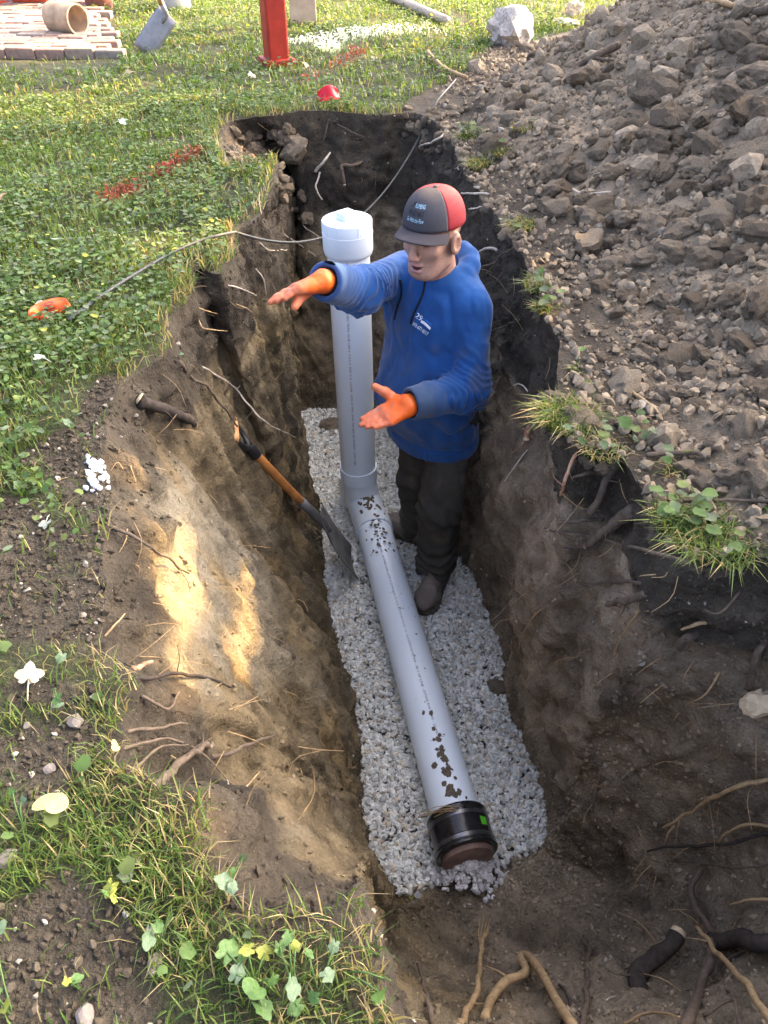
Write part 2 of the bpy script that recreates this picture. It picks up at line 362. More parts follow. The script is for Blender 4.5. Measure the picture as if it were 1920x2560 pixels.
# the ground sheet with the trench cut out
def axis(lo, hi, step, far_lo, far_hi):
    a = list(np.arange(lo, hi+1e-6, step)); st = step
    while a[-1] < far_hi: st *= 1.16; a.append(a[-1]+st)
    st = step; b = []; v = lo
    while v > far_lo: st *= 1.16; v -= st; b.append(v)
    return np.array(b[::-1]+a)
ax = axis(-2.4, 2.6, .02, -70, 70); ay = axis(-.5, 6.4, .02, -40, 120)
X, Y = np.meshgrid(ax, ay, indexing='ij'); Z = ground_h(X, Y); ins = inpoly(X.ravel(), Y.ravel(), RIM).reshape(X.shape)
nx, ny_ = X.shape; a, b = np.meshgrid(np.arange(nx-1), np.arange(ny_-1), indexing='ij')
keep = ~(ins[:-1, :-1] & ins[1:, :-1] & ins[1:, 1:] & ins[:-1, 1:])
q = np.stack([a*ny_+b, (a+1)*ny_+b, (a+1)*ny_+b+1, a*ny_+b+1], -1)[keep]
GV = np.stack([X, Y, Z], -1).reshape(-1, 3); used = np.unique(q); snap = used[ins.ravel()[used]]
d2 = ((GV[snap][:, None, :2]-RIM[None])**2).sum(-1); nr = d2.argmin(1); GV[snap] = G[nr, -1]
remap = np.full(len(GV), -1); remap[used] = np.arange(len(used)); GV = GV[used]; GQ = remap[q]
BVH = BVHTree.FromPolygons(np.vstack([TV, GV]).tolist(), np.vstack([TQ, GQ+len(TV)]).tolist())
def hit(px, py, off=0.0):                  # pixel of the photograph -> point on the terrain (+ off along its normal)
    d = raydir(px, py); h = BVH.ray_cast(Vector((0, 0, CAMH)), Vector(d))
    if h[0] is None: return at(px, py, ZF), np.array([0,0,1.])
    nn = np.array(h[1]); nn = nn if np.dot(nn, d) < 0 else -nn
    return np.array(h[0])+nn*off, nn
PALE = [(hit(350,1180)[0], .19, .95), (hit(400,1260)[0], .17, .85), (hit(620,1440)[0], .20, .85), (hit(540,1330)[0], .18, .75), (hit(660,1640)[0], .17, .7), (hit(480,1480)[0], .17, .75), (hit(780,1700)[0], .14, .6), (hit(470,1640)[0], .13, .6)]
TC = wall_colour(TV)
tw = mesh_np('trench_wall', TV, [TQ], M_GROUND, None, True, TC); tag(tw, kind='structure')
P = GV; bz = bare(P[:, 0], P[:, 1]); rd = rim_dist(P[:, 0], P[:, 1]); nf = fbm(P*9, 3, 53)
hp = sstep(.02, .10, heap_h(P[:, 0], P[:, 1]))
gc = mixc(mixc(np.broadcast_to(np.array([.045,.048,.024]), P.shape), np.array([.075,.115,.028]), sstep(7.5, 10., P[:, 1])*1.0), TOP*1.15, np.maximum(bz, sstep(.05, .02, rd)))
strip = sstep(.55, .8, P[:, 0])*bz; gc = mixc(gc, DRY*1.0, np.maximum(hp, strip*.6))
gc = gc*(1+.3*nf[:, None])
hmask = (bz > .95)[GQ].all(1)
def sub(nm, sel):
    u, inv = np.unique(GQ[sel], return_inverse=True); return mesh_np(nm, GV[u], [inv.reshape(-1, 4)], M_GROUND, None, True, gc[u])
lawn = tag(sub('lawn_ground', ~hmask), kind='structure'); heap = tag(sub('soil_heap', hmask), kind='structure')
# trench floor under the gravel
fx, fy = np.meshgrid(np.arange(-.9, .95, .02), np.arange(.5, 4.0, .02), indexing='ij'); fp = np.stack([fx, fy, fx*0], -1)
fz = ZF-.012+.012*fbm(fp*6, 3, 81); a, b = np.meshgrid(np.arange(fx.shape[0]-1), np.arange(fx.shape[1]-1), indexing='ij'); m_ = fx.shape[1]
fl = mesh_np('trench_floor', np.stack([fx, fy, fz], -1).reshape(-1, 3), [np.stack([a*m_+b, (a+1)*m_+b, (a+1)*m_+b+1, a*m_+b+1], -1).reshape(-1, 4)], M_GROUND, None, True, np.broadcast_to(np.array([.22,.205,.18]), (fx.size, 3)))
tag(fl, kind='structure')

# ---------------------------------------------------------------- scatter helpers
def hull_variants(count, npts, seed, flat=(1,1,1)):
    r = np.random.default_rng(seed); res = []
    for c in range(count):
        p = r.normal(size=(npts, 3)); p /= np.linalg.norm(p, axis=1)[:, None]; p *= (r.uniform(.75, 1.1, (npts, 1)))*np.array([1, r.uniform(.7, .95), r.uniform(.55, .8)])*np.array(flat)
        bm = bmesh.new(); vs = [bm.verts.new(v) for v in p]; rs = bmesh.ops.convex_hull(bm, input=vs)
        for v in [v for v in bm.verts if not v.link_faces]: bm.verts.remove(v)
        bmesh.ops.triangulate(bm, faces=bm.faces[:]); bm.verts.index_update()
        V = np.array([v.co[:] for v in bm.verts]); F = np.array([[v.index for v in f.verts] for f in bm.faces]); bm.free(); res.append((V, F))
    return res
def rand_rot(n, r):
    q = r.normal(size=(n, 4)); q /= np.linalg.norm(q, axis=1)[:, None]; w_, x_, y_, z_ = q.T
    return np.stack([1-2*(y_*y_+z_*z_), 2*(x_*y_-z_*w_), 2*(x_*z_+y_*w_), 2*(x_*y_+z_*w_), 1-2*(x_*x_+z_*z_), 2*(y_*z_-x_*w_), 2*(x_*z_-y_*w_), 2*(y_*z_+x_*w_), 1-2*(x_*x_+y_*y_)], 1).reshape(-1, 3, 3)
def scatter(name, variants, pos, size, cols, mat, r, parent=None, smooth=False):
    nV, nF, nC, off = [], [], [], 0; pick = r.integers(0, len(variants), len(pos)); Rm = rand_rot(len(pos), r)
    for k, (V, F) in enumerate(variants):
        ii = np.where(pick == k)[0]
        if not len(ii): continue
        v = np.einsum('nij,vj->nvi', Rm[ii], V)*size[ii][:, None, None]+pos[ii][:, None, :]
        f = F[None]+(np.arange(len(ii))*len(V))[:, None, None]+off; off += len(ii)*len(V)
        nV.append(v.reshape(-1, 3)); nF.append(f.reshape(-1, 3)); nC.append(np.repeat(cols[ii], len(V), 0))
    return mesh_np(name, np.concatenate(nV), [np.concatenate(nF)], mat, parent, smooth, np.concatenate(nC))
# gravel bed
FLO = G[:, 2, :2][::3]
gcx, gcy = rng.uniform(-.65, .7, 60000), rng.uniform(.85, 3.6, 60000); ok = inpoly(gcx, gcy, FLO); gcx, gcy = gcx[ok], gcy[ok]
lay = rng.random(len(gcx)); gz = ZF+.008+.018*np.sqrt(lay)+.010*fbm(np.stack([gcx*4, gcy*4, gcx*0], -1), 2, 91)
gs = rng.uniform(.0085, .0155, len(gcx)); gs[rng.random(len(gs)) < .08] *= 1.25
tone = rng.normal(.66, .12, len(gcx)); tone = np.clip(tone, .22, .8); gcol = np.stack([tone, tone*1.0, tone*.91], 1); br = rng.random(len(gcx)) < .16; gcol[br] *= np.array([.85,.74,.62])
gravel = scatter('gravel_bed', hull_variants(14, 13, 1), np.stack([gcx, gcy, gz], 1), gs, gcol, M_GRAVEL, rng)
tag(gravel, 'pale grey crushed stone gravel bed on the trench floor', 'gravel', kind='stuff')
# ---------------------------------------------------------------- pipe
def m_pvc():
    k = NT('white_pvc'); n = k.noise(6, 5, .6); n2 = k.noise(70, 3, .7)
    base = k.ramp(n, [(.3, (.74,.83,.88)), (.7, (.82,.89,.93))])
    sc = k.n('TexNoise', {'Scale': 9.0, 'Detail': 8.0, 'Roughness': .75, 'Vector': k.n('Mapping', {'Vector': k.coord(), 'Scale': (3.2, 1.0, 1.0)}).outputs[0]}).outputs[0]
    b2 = k.mix(k.ramp(sc, [(.66, g3(0)), (.74, g3(.35))]), base, (.30,.29,.27))
    return k.set(Base_Color=b2, Roughness=.34, Specular_IOR_Level=.45, Normal=k.bump(n2, .04, .001))
M_PVC = m_pvc(); M_PVC2 = m_plain('bright_white_fitting', (.70,.77,.80), .38, .45, .05, 8, .03, .001)
M_MUD = m_plain('dried_mud', (.13,.105,.075), .95, .2, .35, 90, .6, .004); M_INK = m_plain('pipe_print_ink', (.12,.05,.05), .6, .3, .2, 40, 0); M_INK2 = m_plain('dark_ink_line', (.05,.045,.09), .6, .3, .2, 40, 0)
M_RUB = m_plain('wet_black_rubber', (.016,.016,.017), .22, .5, .4, 30, .25, .003); M_BAND = m_plain('dark_steel_band', (.16,.16,.165), .28, .5, .3, 40, .2, .001, metal=.8)
M_CLAYP = m_plain('old_clay_pipe', (.20,.13,.10), .85, .3, .4, 18, .5, .006); M_TAPE = m_plain('bright_green_sticker', (.10,.50,.02), .5, .4, .1, 30, .1)
RB = np.array([-.118, 2.70, 0]); LEAN = np.array([-.016, 0, 1.15])
def rp(z): return RB+LEAN*((z+1.12)/1.15)*np.array([1,1,0])+np.array([0,0,z])
pipe = thing('sewer_pipe', 'white plastic sewer pipe, capped riser bending into a long run across the gravel', 'pipe', (RB[0], RB[1], ZF))
lathe('riser', [(0, .0797), (1.125, .0797)], rp(-1.12), rp(.0), M_PVC, pipe, 64)
hub = lathe('cleanout_adapter', [(0, .081), (.0, .086), (.004, .089), (.016, .0925), (.078, .0925), (.0785, .0932), (.081, .0932), (.0815, .0917), (.121, .0917), (.124, .0905), (.1245, .083), (.116, .082), (.114, .0)], rp(-.082), rp(.1), M_PVC2, pipe, 72)
pl = lathe('plug', [(.0, .0), (.0, .0795), (.0082, .0795), (.0098, .078), (.0098, .0)], rp(.034), rp(.2), M_PVC2, pipe, 64)
top = rp(.044); bxm = box('square_nut', top+np.array([0,0,.011]), (.058,.058,.030), M_PVC2, pipe, R(40), .003); bxm.parent = None; adopt(bxm, pl.parent); 
def under(o, p): o.parent = p; o.matrix_parent_inverse = Matrix.Identity(4); return o
under(bxm, pl)
for a_ in (-108, -62, -20, 30, 80, 130, 180, 222):
    c_ = rp(.02)+np.array([math.cos(R(a_))*.0918, math.sin(R(a_))*.0918, 0]); under(box('grip_rib', c_, (.0028,.004,.036), M_PVC2, None, R(a_), .0008), hub)
# lower hub and long sweep elbow
lathe('elbow_hub', [(0, .081), (.0, .0858), (.064, .0858), (.066, .0855), (.066, .0800)], rp(-1.148), rp(0), M_PVC, pipe, 64)
E1 = np.array([-.052, 2.53, -1.30]); PEND = np.array([.234, 1.135, -1.302]); HD = (PEND-E1)/np.linalg.norm(PEND-E1)
e0 = rp(-1.13); cen = [e0, e0+np.array([0,0,-.03]), e0*.62+E1*.38+np.array([-.006,.035,-.062]), e0*.25+E1*.75+np.array([-.005,.018,-.035]), E1]
cp = spline(cen, 30); tube('elbow', cp, np.linspace(.0815, .0825, 30), M_PVC2, pipe, 48, False)
lathe('elbow_collar', [(0, .0815), (0, .0862), (.06, .0862), (.0625, .0845), (.0625, .0795)], E1-HD*.012, E1+HD, M_PVC2, pipe, 64)
lathe('pipe_run', [(0, .0797), (float(np.linalg.norm(PEND-E1))+.04, .0797)], E1, PEND, M_PVC, pipe, 64)
cpl = lathe('rubber_coupling', [(-.006, .081), (-.006, .096), (.0, .0995), (.006, .0995), (.010, .097), (.014, .0965), (.020, .0985), (.034, .0985), (.038, .0965), (.088, .0975), (.091, .0995), (.105, .0995), (.108, .0985), (.112, .1010), (.120, .1010), (.123, .097), (.123, .083)], PEND, PEND+HD, M_RUB, pipe, 64)
for t_ in (.021, .092):
    r_ = .0988 if t_ < .1 else .0998
    under(lathe('clamp_band', [(t_, r_), (t_, r_+.0012), (t_+.012, r_+.0012), (t_+.012, r_)], PEND, PEND+HD, M_BAND, None, 64), cpl)
side = np.cross(HD, [0,0,1.]); side /= np.linalg.norm(side); UPV = np.cross(side, HD)
def on_pipe(t, ang, r): return E1+HD*t+r*(math.cos(ang)*UPV+math.sin(ang)*side)
ta = float(np.linalg.norm(PEND-E1)); vs = []
for (tt, an) in ((ta+.043, -.62), (ta+.043, -.92), (ta+.070, -.88), (ta+.072, -.60)): vs.append(on_pipe(tt, an, .0985))
under(solid('sticker', vs, [(0,1,2,3)], M_TAPE), cpl)
stub = thing('clay_pipe_stub', 'broken reddish brown clay pipe end beyond the black coupling', 'pipe', PEND+HD*.2+np.array([0,0,-.09]))
pv = []
lathe('pipe_wall', [(0, .081), (.0, .0835), (.018, .0835), (.026, .080), (.030, .06), (.030, .0)], PEND+HD*.112, PEND+HD, M_CLAYP, stub, 40)
# printed lines, wrapped on the pipe
def text_mesh(txt, size, shear=0.0, ext=0.0):
    cu = bpy.data.curves.new('t', 'FONT'); cu.body = txt; cu.size = size; cu.shear = shear; cu.align_x = 'LEFT'; cu.resolution_u = 2; cu.extrude = ext
    o = bpy.data.objects.new('t', cu); col.objects.link(o); dg = bpy.context.evaluated_depsgraph_get(); me = bpy.data.meshes.new_from_object(o.evaluated_get(dg))
    bpy.data.objects.remove(o); V = np.array([v.co[:] for v in me.vertices]); F = [tuple(p.vertices) for p in me.polygons]; bpy.data.meshes.remove(me); return V, F
def poly_obj(name, V, F, mat, parent):
    o = solid(name, V, F, mat, parent); return o
def label_of(o, **k): return o
V, Fc = text_mesh("D 1691  L  GRO TRAN 10140 1000 4  V 4 S 12  END A O  LOCNE - NCR 14 VT00  DAW THE GEO 40 UNIVERO 1 DWV 6 BJS", .0115)
L_ = V[:, 0].max(); x_ = V[:, 0]*(.80/L_); ang = (V[:, 1]-.004)/.0797*1.0
th0 = R(-97); W3 = []
for xx, an in zip(x_, ang):
    p = rp(-.22-xx); W3.append(p+.0802*np.array([math.cos(th0+an), math.sin(th0+an), 0]))
poly_obj('pipe_print', W3, Fc, M_INK, pipe)
V, Fc = text_mesh("1 L U S Y - I CAN UNI - 10 OND DAK LOW C D M A N I C U C A P O N I C O - 4 - U CON LO NTRA - 80 1 AP LINE - DTWE RW O 60 - 25 MDR", .0115)
L_ = V[:, 0].max(); W3 = [on_pipe(.10+a_*(1.08/L_), .20-.16*(a_/L_)-b_/.0797, .0803) for a_, b_ in V[:, :2]]
poly_obj('pipe_print', W3, Fc, M_INK, pipe)
solid('ink_line', [rp(zz)+.0802*np.array([math.cos(R(-90)+k_), math.sin(R(-90)+k_), 0]) for zz in (-.085, -.10, -.115, -.13) for k_ in (-.012, .012)], [(0,1,3,2),(2,3,5,4),(4,5,7,6)], M_INK2, pipe)
solid('ink_line', [rp(zz)+.0802*np.array([math.cos(R(-66)+k_), math.sin(R(-66)+k_), 0]) for zz in (-.20, -.22, -.24, -.262) for k_ in (-.016, .016)], [(0,1,3,2),(2,3,5,4),(4,5,7,6)], m_plain('grey_scuff', (.2,.2,.24), .7), pipe)
# mud flakes stuck on the pipe
fr = np.random.default_rng(4); FV, FF = [], []
def flake(t, an, r0, base=None):
    k_ = fr.integers(5, 8); o0 = len(FV); ph = fr.random()*6
    for q_ in range(k_):
        rr = r0*fr.uniform(.55, 1.15); tt = t+rr*math.sin(ph+q_*2*math.pi/k_)*1.2; aa = an+rr*math.cos(ph+q_*2*math.pi/k_)/.08
        FV.append(on_pipe(tt, aa, base or .0808))
    FV.append(on_pipe(t, an, (base or .0808)+.0025))
    for q_ in range(k_): FF.append((o0+q_, o0+(q_+1) % k_, o0+k_))
for q_ in range(46):
    t_ = ta-.02-abs(fr.normal(0, .15)); flake(t_, .02+.10*(ta-t_)+fr.normal(0, .16), fr.uniform(.004, .013))
for q_ in range(60): flake(fr.uniform(.0, .26)**1.0, fr.normal(-.05, .3), fr.uniform(.002, .010), .0875 if fr.random() < .4 else .0808)
for q_ in range(26): flake(fr.uniform(.1, ta-.1), fr.normal(0, .5), fr.uniform(.0015, .004))
fm = solid('mud_flakes', FV, FF, M_MUD, pipe); fm['kind'] = 'stuff'
# mud splash on the elbow
bv = []; ff = []
for q_ in range(34):
    k_ = int(np.clip(fr.normal(21, 3.5), 12, 28)); T_ = cp[min(k_+1, 29)]-cp[k_-1]; T_ /= np.linalg.norm(T_); s_ = np.cross(T_, [0,0,1.]); s_ /= np.linalg.norm(s_); u_ = np.cross(s_, T_); a0 = fr.normal(0, .3)
    r0 = fr.uniform(.004, .012); o0 = len(bv)
    for w_ in range(6):
        a1 = a0+r0*fr.uniform(.5, 1.2)*math.cos(w_*1.047)/.082; l1 = r0*1.3*fr.uniform(.5, 1.2)*math.sin(w_*1.047); bv.append(cp[k_]+T_*l1+.0835*(u_*math.cos(a1)+s_*math.sin(a1)))
    bv.append(cp[k_]+.0855*(u_*math.cos(a0)+s_*math.sin(a0))); ff += [(o0+w_, o0+(w_+1) % 6, o0+6) for w_ in range(6)]
solid('mud_splash', bv, ff, M_MUD, pipe)['kind'] = 'stuff'
# ---------------------------------------------------------------- the man (signed-distance solids meshed with surface nets)
def rcone(P, a, b, r1, r2):
    a = np.asarray(a, np.float32); ab = np.asarray(b, np.float32)-a; t = np.clip(((P-a)@ab)/np.dot(ab, ab), 0, 1)
    return np.linalg.norm(P-a-t[:, None]*ab, axis=1)-(r1+(r2-r1)*t)
def ell(P, c, rad, A=None):
    q = P-np.asarray(c, np.float32)
    if A is not None: q = q@np.asarray(A, np.float32).T
    rad = np.asarray(rad, np.float32); q1 = q/rad; k0 = np.linalg.norm(q1, axis=1); k1 = np.linalg.norm(q1/rad, axis=1)+1e-9; return k0*(k0-1)/k1
def smin(a, b, k):
    h = np.clip(.5+.5*(b-a)/k, 0, 1); return b*(1-h)+a*h-k*h*(1-h)
def smax(a, b, k): return -smin(-a, -b, k)
def chain(P, pts, rads, k=.03):
    d = None
    for i in range(len(pts)-1):
        e = rcone(P, pts[i], pts[i+1], rads[i], rads[i+1]); d = e if d is None else smin(d, e, k)
    return d
def nets(fn, lo, hi, h):
    lo = np.asarray(lo, np.float32); nn = np.ceil((np.asarray(hi)-lo)/h).astype(int)+1
    B = 6; nb = -(-nn//B); cc_ = np.stack(np.meshgrid(*[lo[i]+h*(B*np.arange(nb[i], dtype=np.float32)+(B-1)/2) for i in range(3)], indexing='ij'), -1)
    fc = fn(cc_.reshape(-1, 3)).reshape(nb); act = np.abs(fc) < h*B*1.25+.012                 # only blocks near the surface are sampled finely
    full = np.repeat(np.repeat(np.repeat(fc, B, 0), B, 1), B, 2).astype(np.float32)
    am = np.repeat(np.repeat(np.repeat(act, B, 0), B, 1), B, 2); II = np.argwhere(am)
    full[tuple(II.T)] = fn((lo+h*II).astype(np.float32)); f = full[:nn[0], :nn[1], :nn[2]]; sg = f < 0
    c = np.zeros(nn-1, np.int8)
    for dx in (0,1):
        for dy in (0,1):
            for dz in (0,1): c += sg[dx:nn[0]-1+dx, dy:nn[1]-1+dy, dz:nn[2]-1+dz]
    I = np.argwhere((c > 0) & (c < 8)); idx = np.full(nn-1, -1); idx[tuple(I.T)] = np.arange(len(I))
    acc = np.zeros((len(I), 3)); cnt = np.zeros(len(I))
    cor = [(a, b, c_) for a in (0,1) for b in (0,1) for c_ in (0,1)]
    for p in cor:
        for ax_ in range(3):
            if p[ax_]: continue
            q = list(p); q[ax_] = 1; fa = f[tuple((I+p).T)]; fb = f[tuple((I+q).T)]; m = (fa < 0) != (fb < 0)
            t = np.where(m, fa/(fa-fb+1e-12), 0); pos = I+np.array(p, float); pos[:, ax_] += t
            acc[m] += pos[m]; cnt[m] += 1
    V = lo+h*(acc/cnt[:, None]); Q = []
    for ax_ in range(3):
        b_, c_ = (ax_+1) % 3, (ax_+2) % 3
        s0 = [slice(None)]*3; s1 = [slice(None)]*3; s0[ax_] = slice(0, -1); s1[ax_] = slice(1, None); m = sg[tuple(s0)] != sg[tuple(s1)]
        E = np.argwhere(m); E = E[(E[:, b_] > 0) & (E[:, c_] > 0) & (E[:, b_] < nn[b_]-1) & (E[:, c_] < nn[c_]-1)]
        def cell(db, dc): e = E.copy(); e[:, b_] -= db; e[:, c_] -= dc; return idx[tuple(e.T)]
        q = np.stack([cell(0,0), cell(1,0), cell(1,1), cell(0,1)], 1); fl = ~sg[tuple(E.T)]; q[fl] = q[fl][:, ::-1]; Q.append(q[(q >= 0).all(1)])
    return V, np.concatenate(Q)[:, ::-1]
def sdf_obj(name, fn, lo, hi, h, mat, parent, colr=None):
    V, Q = nets(fn, lo, hi, h); o = mesh_np(name, V, [Q], mat, None, True, colr(V) if colr else None); adopt(o, parent); return o, V, Q
def unit(v): v = np.asarray(v, float); return v/np.linalg.norm(v)

FACE = unit([-.76, -.65, 0]); LFT = np.array([-FACE[1], FACE[0], 0])*-1; LFT = unit(np.array([.65, -.76, 0]))
FLZ = ZF+.032
NECK = np.array([.185, 2.355, -.015]); CHEST = np.array([.175, 2.345, -.19]); BELLY = np.array([.148, 2.32, -.44]); HEM = np.array([.185, 2.345, -.66])
SHL = np.array([.284, 2.240, -.078]); ELL_ = np.array([.290, 2.135, -.315]); WRL = np.array([.085, 2.005, -.292])
SHR = np.array([.065, 2.475, -.065]); ELR = np.array([-.072, 2.235, -.015]); WRR = np.array([-.172, 2.06, .095])
HIPL, KNL, ANL = np.array([.255, 2.28, -.52]), np.array([.222, 2.19, -.90]), np.array([.228, 2.235, -1.29])
HIPR, KNR, ANR = np.array([.135, 2.41, -.52]), np.array([.150, 2.42, -.93]), np.array([.160, 2.50, -1.29])
HC = np.array([.150, 2.270, .150]); HF = unit([-.60, -.80, 0]); HPT = R(1)
hf = unit(HF*math.cos(HPT)+np.array([0,0,-math.sin(HPT)])); hs = unit(np.cross(hf, [0,0,1])); hu = np.cross(hs, hf); HA = np.stack([hs, hf, hu])   # hs = his right
def hl(p): return HC+np.asarray(p, float)@HA                                        # head-local (right, forward, up) -> world

M_SKIN = None
def m_skin():
    k = NT('skin'); c = k.n('Attribute', attribute_name='Col').outputs['Color']; n = k.noise(120, 4, .6)
    return k.set(Base_Color=k.mix(1, c, k.ramp(n, [(.3, g3(.85)), (.7, g3(1.12))]), 'MULTIPLY'), Roughness=.5, Specular_IOR_Level=.4, Subsurface_Weight=.12, Subsurface_Radius=(.012,.005,.003), Normal=k.bump(n, .15, .001))
M_SKIN = m_skin()
def m_cloth(name, c, c2, scale=500., rough=.95, dirt=None):
    k = NT(name); n = k.noise(6, 5, .6); w_ = k.noise(scale, 2, .5); b = k.ramp(n, [(.3, c), (.7, c2)])
    if dirt: b = k.mix(k.ramp(k.noise(11, 6, .7), [(.52, g3(0)), (.75, g3(.55))]), b, dirt)
    h = k.math('ADD', k.math('MULTIPLY', w_, .25), k.noise(26, 5, .6))
    return k.set(Base_Color=b, Roughness=rough, Specular_IOR_Level=.15, Normal=k.bump(h, .35, .006))
M_HOOD = NT('blue_fleece'); kk = M_HOOD
c_ = kk.n('Attribute', attribute_name='Col').outputs['Color']; n_ = kk.noise(7, 5, .6); w_ = kk.noise(420, 2, .5); n2 = kk.noise(30, 5, .65)
M_HOOD = kk.set(Base_Color=kk.mix(1, c_, kk.ramp(n_, [(.3, g3(.82)), (.7, g3(1.15))]), 'MULTIPLY'), Roughness=.95, Specular_IOR_Level=.12, Sheen_Weight=.2, Normal=kk.bump(kk.math('ADD', kk.math('MULTIPLY', w_, .25), n2), .35, .006))
M_TROU = m_cloth('dark_work_cloth', (.045,.043,.037), (.07,.065,.054), 500, .9, (.15,.125,.09))
M_BOOT = m_cloth('muddy_boot_leather', (.13,.108,.09), (.2,.17,.14), 200, .85, (.26,.22,.175)); M_SOLE = m_plain('boot_sole', (.10,.085,.068), .9, .2, .3, 60, .4)
M_GLOVE = NT('orange_rubber_glove'); kk = M_GLOVE; c_ = kk.n('Attribute', attribute_name='Col').outputs['Color']; n_ = kk.noise(35, 4, .6)
M_GLOVE = kk.set(Base_Color=kk.mix(1, c_, kk.ramp(n_, [(.3, g3(.78)), (.7, g3(1.12))]), 'MULTIPLY'), Roughness=.5, Specular_IOR_Level=.4, Normal=kk.bump(n_, .3, .004))
M_DARK = m_plain('dark_lining', (.012,.012,.016), .9, .2)
M_CAPG = m_cloth('charcoal_cap_cloth', (.055,.055,.064), (.072,.071,.08), 700, .9); M_CAPV = m_cloth('visor_cloth', (.062,.056,.062), (.085,.077,.082), 700, .9)
M_CAPR = NT('red_mesh_cloth'); kk = M_CAPR; v_ = kk.n('TexVoronoi', {'Scale': 420.0, 'Vector': kk.coord()}).outputs[0]
M_CAPR = kk.set(Base_Color=kk.ramp(v_, [(.2, (.18,.004,.010)), (.6, (.32,.008,.018))]), Roughness=.7, Normal=kk.bump(v_, .4, .002))
M_SHIRT = m_plain('orange_shirt', (.85,.12,.02), .9, .2)
person = thing('person', 'person in blue hooded sweatshirt, red and grey cap and orange gloves gesturing in the trench', 'person', (.19, 2.33, FLZ))

# --- body: head, neck, trunk, arms and legs, one continuous surface
def head_local(q):
    d = ell(q, (0, -.008, .030), (.076, .096, .092))                                # skull
    d = smin(d, ell(q, (0, .038, -.038), (.058, .050, .080)), .03)                   # face
    d = smin(d, ell(q, (0, .058, -.098), (.027, .027, .022)), .03)                   # chin
    for sx in (-1, 1):
        d = smin(d, rcone(q, (sx*.055, .0, -.065), (sx*.028, .055, -.098), .018, .016), .025)      # jaw
        d = smin(d, ell(q, (sx*.042, .062, -.022), (.020, .016, .016)), .022)                       # cheekbone
        d = smin(d, ell(q, (sx*.026, .083, .024), (.024, .010, .008)), .014)                        # brow
        d = smax(d, -ell(q, (sx*.031, .098, .003), (.017, .016, .011)), .012)                       # eye socket
        d = smin(d, ell(q, (sx*.031, .079, .003), (.0125, .0125, .0115)), .003)                     # eyeball with lid
        d = smin(d, ell(q, (sx*.031, .083, .010), (.016, .011, .005)), .004)
        ear = np.maximum(ell(q, (sx*.081, -.008, -.012), (.011, .024, .035)), -ell(q, (sx*.090, -.004, -.010), (.008, .013, .021)))
        d = smin(d, ear, .006)
        d = smin(d, ell(q, (sx*.0125, .100, -.040), (.0085, .010, .008)), .008)                    # nostril wing
    d = smin(d, rcone(q, (0, .088, .012), (0, .113, -.034), .0085, .0115), .012)      # nose
    mouth = ell(q, (0, .100, -.073), (.021, .020, .0065))                             # open mouth
    d = smin(d, ell(q, (0, .089, -.063), (.022, .010, .006)), .006); d = smin(d, ell(q, (0, .087, -.082), (.019, .010, .0065)), .006)
    d = smax(d, -mouth, .004)
    return d
def body_fn(P):
    q = (P-HC)@HA.T.astype(np.float32); d = head_local(q.astype(np.float32))
    d = smin(d, rcone(P, hl((0, -.018, -.04)), NECK-np.array([0,0,.06]), .056, .066), .03)
    t = chain(P, [NECK-np.array([0,0,.08]), CHEST, BELLY, HEM*.5+(HIPL+HIPR)*.25], [.08, .125, .12, .12], .05)
    for S, E, W_ in ((SHL, ELL_, WRL), (SHR, ELR, WRR)): t = smin(t, chain(P, [S, E, W_], [.05, .042, .03], .02), .03)
    for H_, K_, A_ in ((HIPL, KNL, ANL), (HIPR, KNR, ANR)): t = smin(t, chain(P, [H_, K_, A_], [.08, .055, .04], .02), .03)
    return smin(d, t, .02)
def skin_col(V):
    q = (V-HC)@HA.T; c = np.tile(np.array([.42,.235,.165]), (len(V), 1))
    n1 = fbm(V*40, 3, 7)
    st = sstep(-.015, -.05, q[:, 2])*sstep(-.01, .03, q[:, 1]); up = sstep(-.105, -.06, q[:, 2]); c = mixc(c, np.array([.27,.185,.15]), st*.38*(1-.2*n1)*np.clip(1.1-.3*up, 0, 1))
    hair = np.maximum(sstep(.055, .066, np.abs(q[:, 0]))*sstep(.045, .02, q[:, 1])*sstep(-.055, -.02, q[:, 2]), sstep(-.04, -.06, q[:, 1])*sstep(-.07, -.03, q[:, 2]))
    ear = (np.abs(q[:, 0]) > .0725) & (q[:, 1] < .02) & (q[:, 1] > -.036); hair[ear] = 0; c = mixc(c, np.array([.11,.085,.07]), hair*.75)
    for cz, ry in ((-.063, .006), (-.082, .0065)):
        l = np.exp(-((q[:, 0]/.021)**4+((q[:, 2]-cz)/ry)**4))*(q[:, 1] > .08); c = mixc(c, np.array([.43,.19,.165]), l*.85)
    m = ((q[:, 0]/.019)**2+((q[:, 2]+.073)/.0062)**2 < 1) & (q[:, 1] > .06) & (q[:, 1] < .094); c[m] = (.07,.02,.018)
    brow = np.exp(-(((np.abs(q[:, 0])-.03)/.02)**4+((q[:, 2]-.026)/.005)**4))*(q[:, 1] > .06); c = mixc(c, np.array([.09,.06,.045]), brow*.8)
    lash = np.exp(-(((np.abs(q[:, 0])-.031)/.013)**4+((q[:, 2]-.003)/.0036)**4))*(q[:, 1] > .065); c = mixc(c, np.array([.06,.035,.03]), lash*1.0)
    c = mixc(c, np.array([.52,.20,.15]), .45*np.exp(-((q[:, 0]/.012)**2+((q[:, 2]+.035)/.014)**2))*(q[:, 1] > .1)); 
    return np.clip(c*(1+.06*n1[:, None]), 0, 1)
# fine head, coarse rest welded as one mesh: mesh everything at 6 mm then refine the head separately would split it, so use one 4.5 mm grid
sdf_obj('body', body_fn, (-.24, 1.92, ZF+.02), (.44, 2.62, .30), .0048, M_SKIN, person, skin_col)

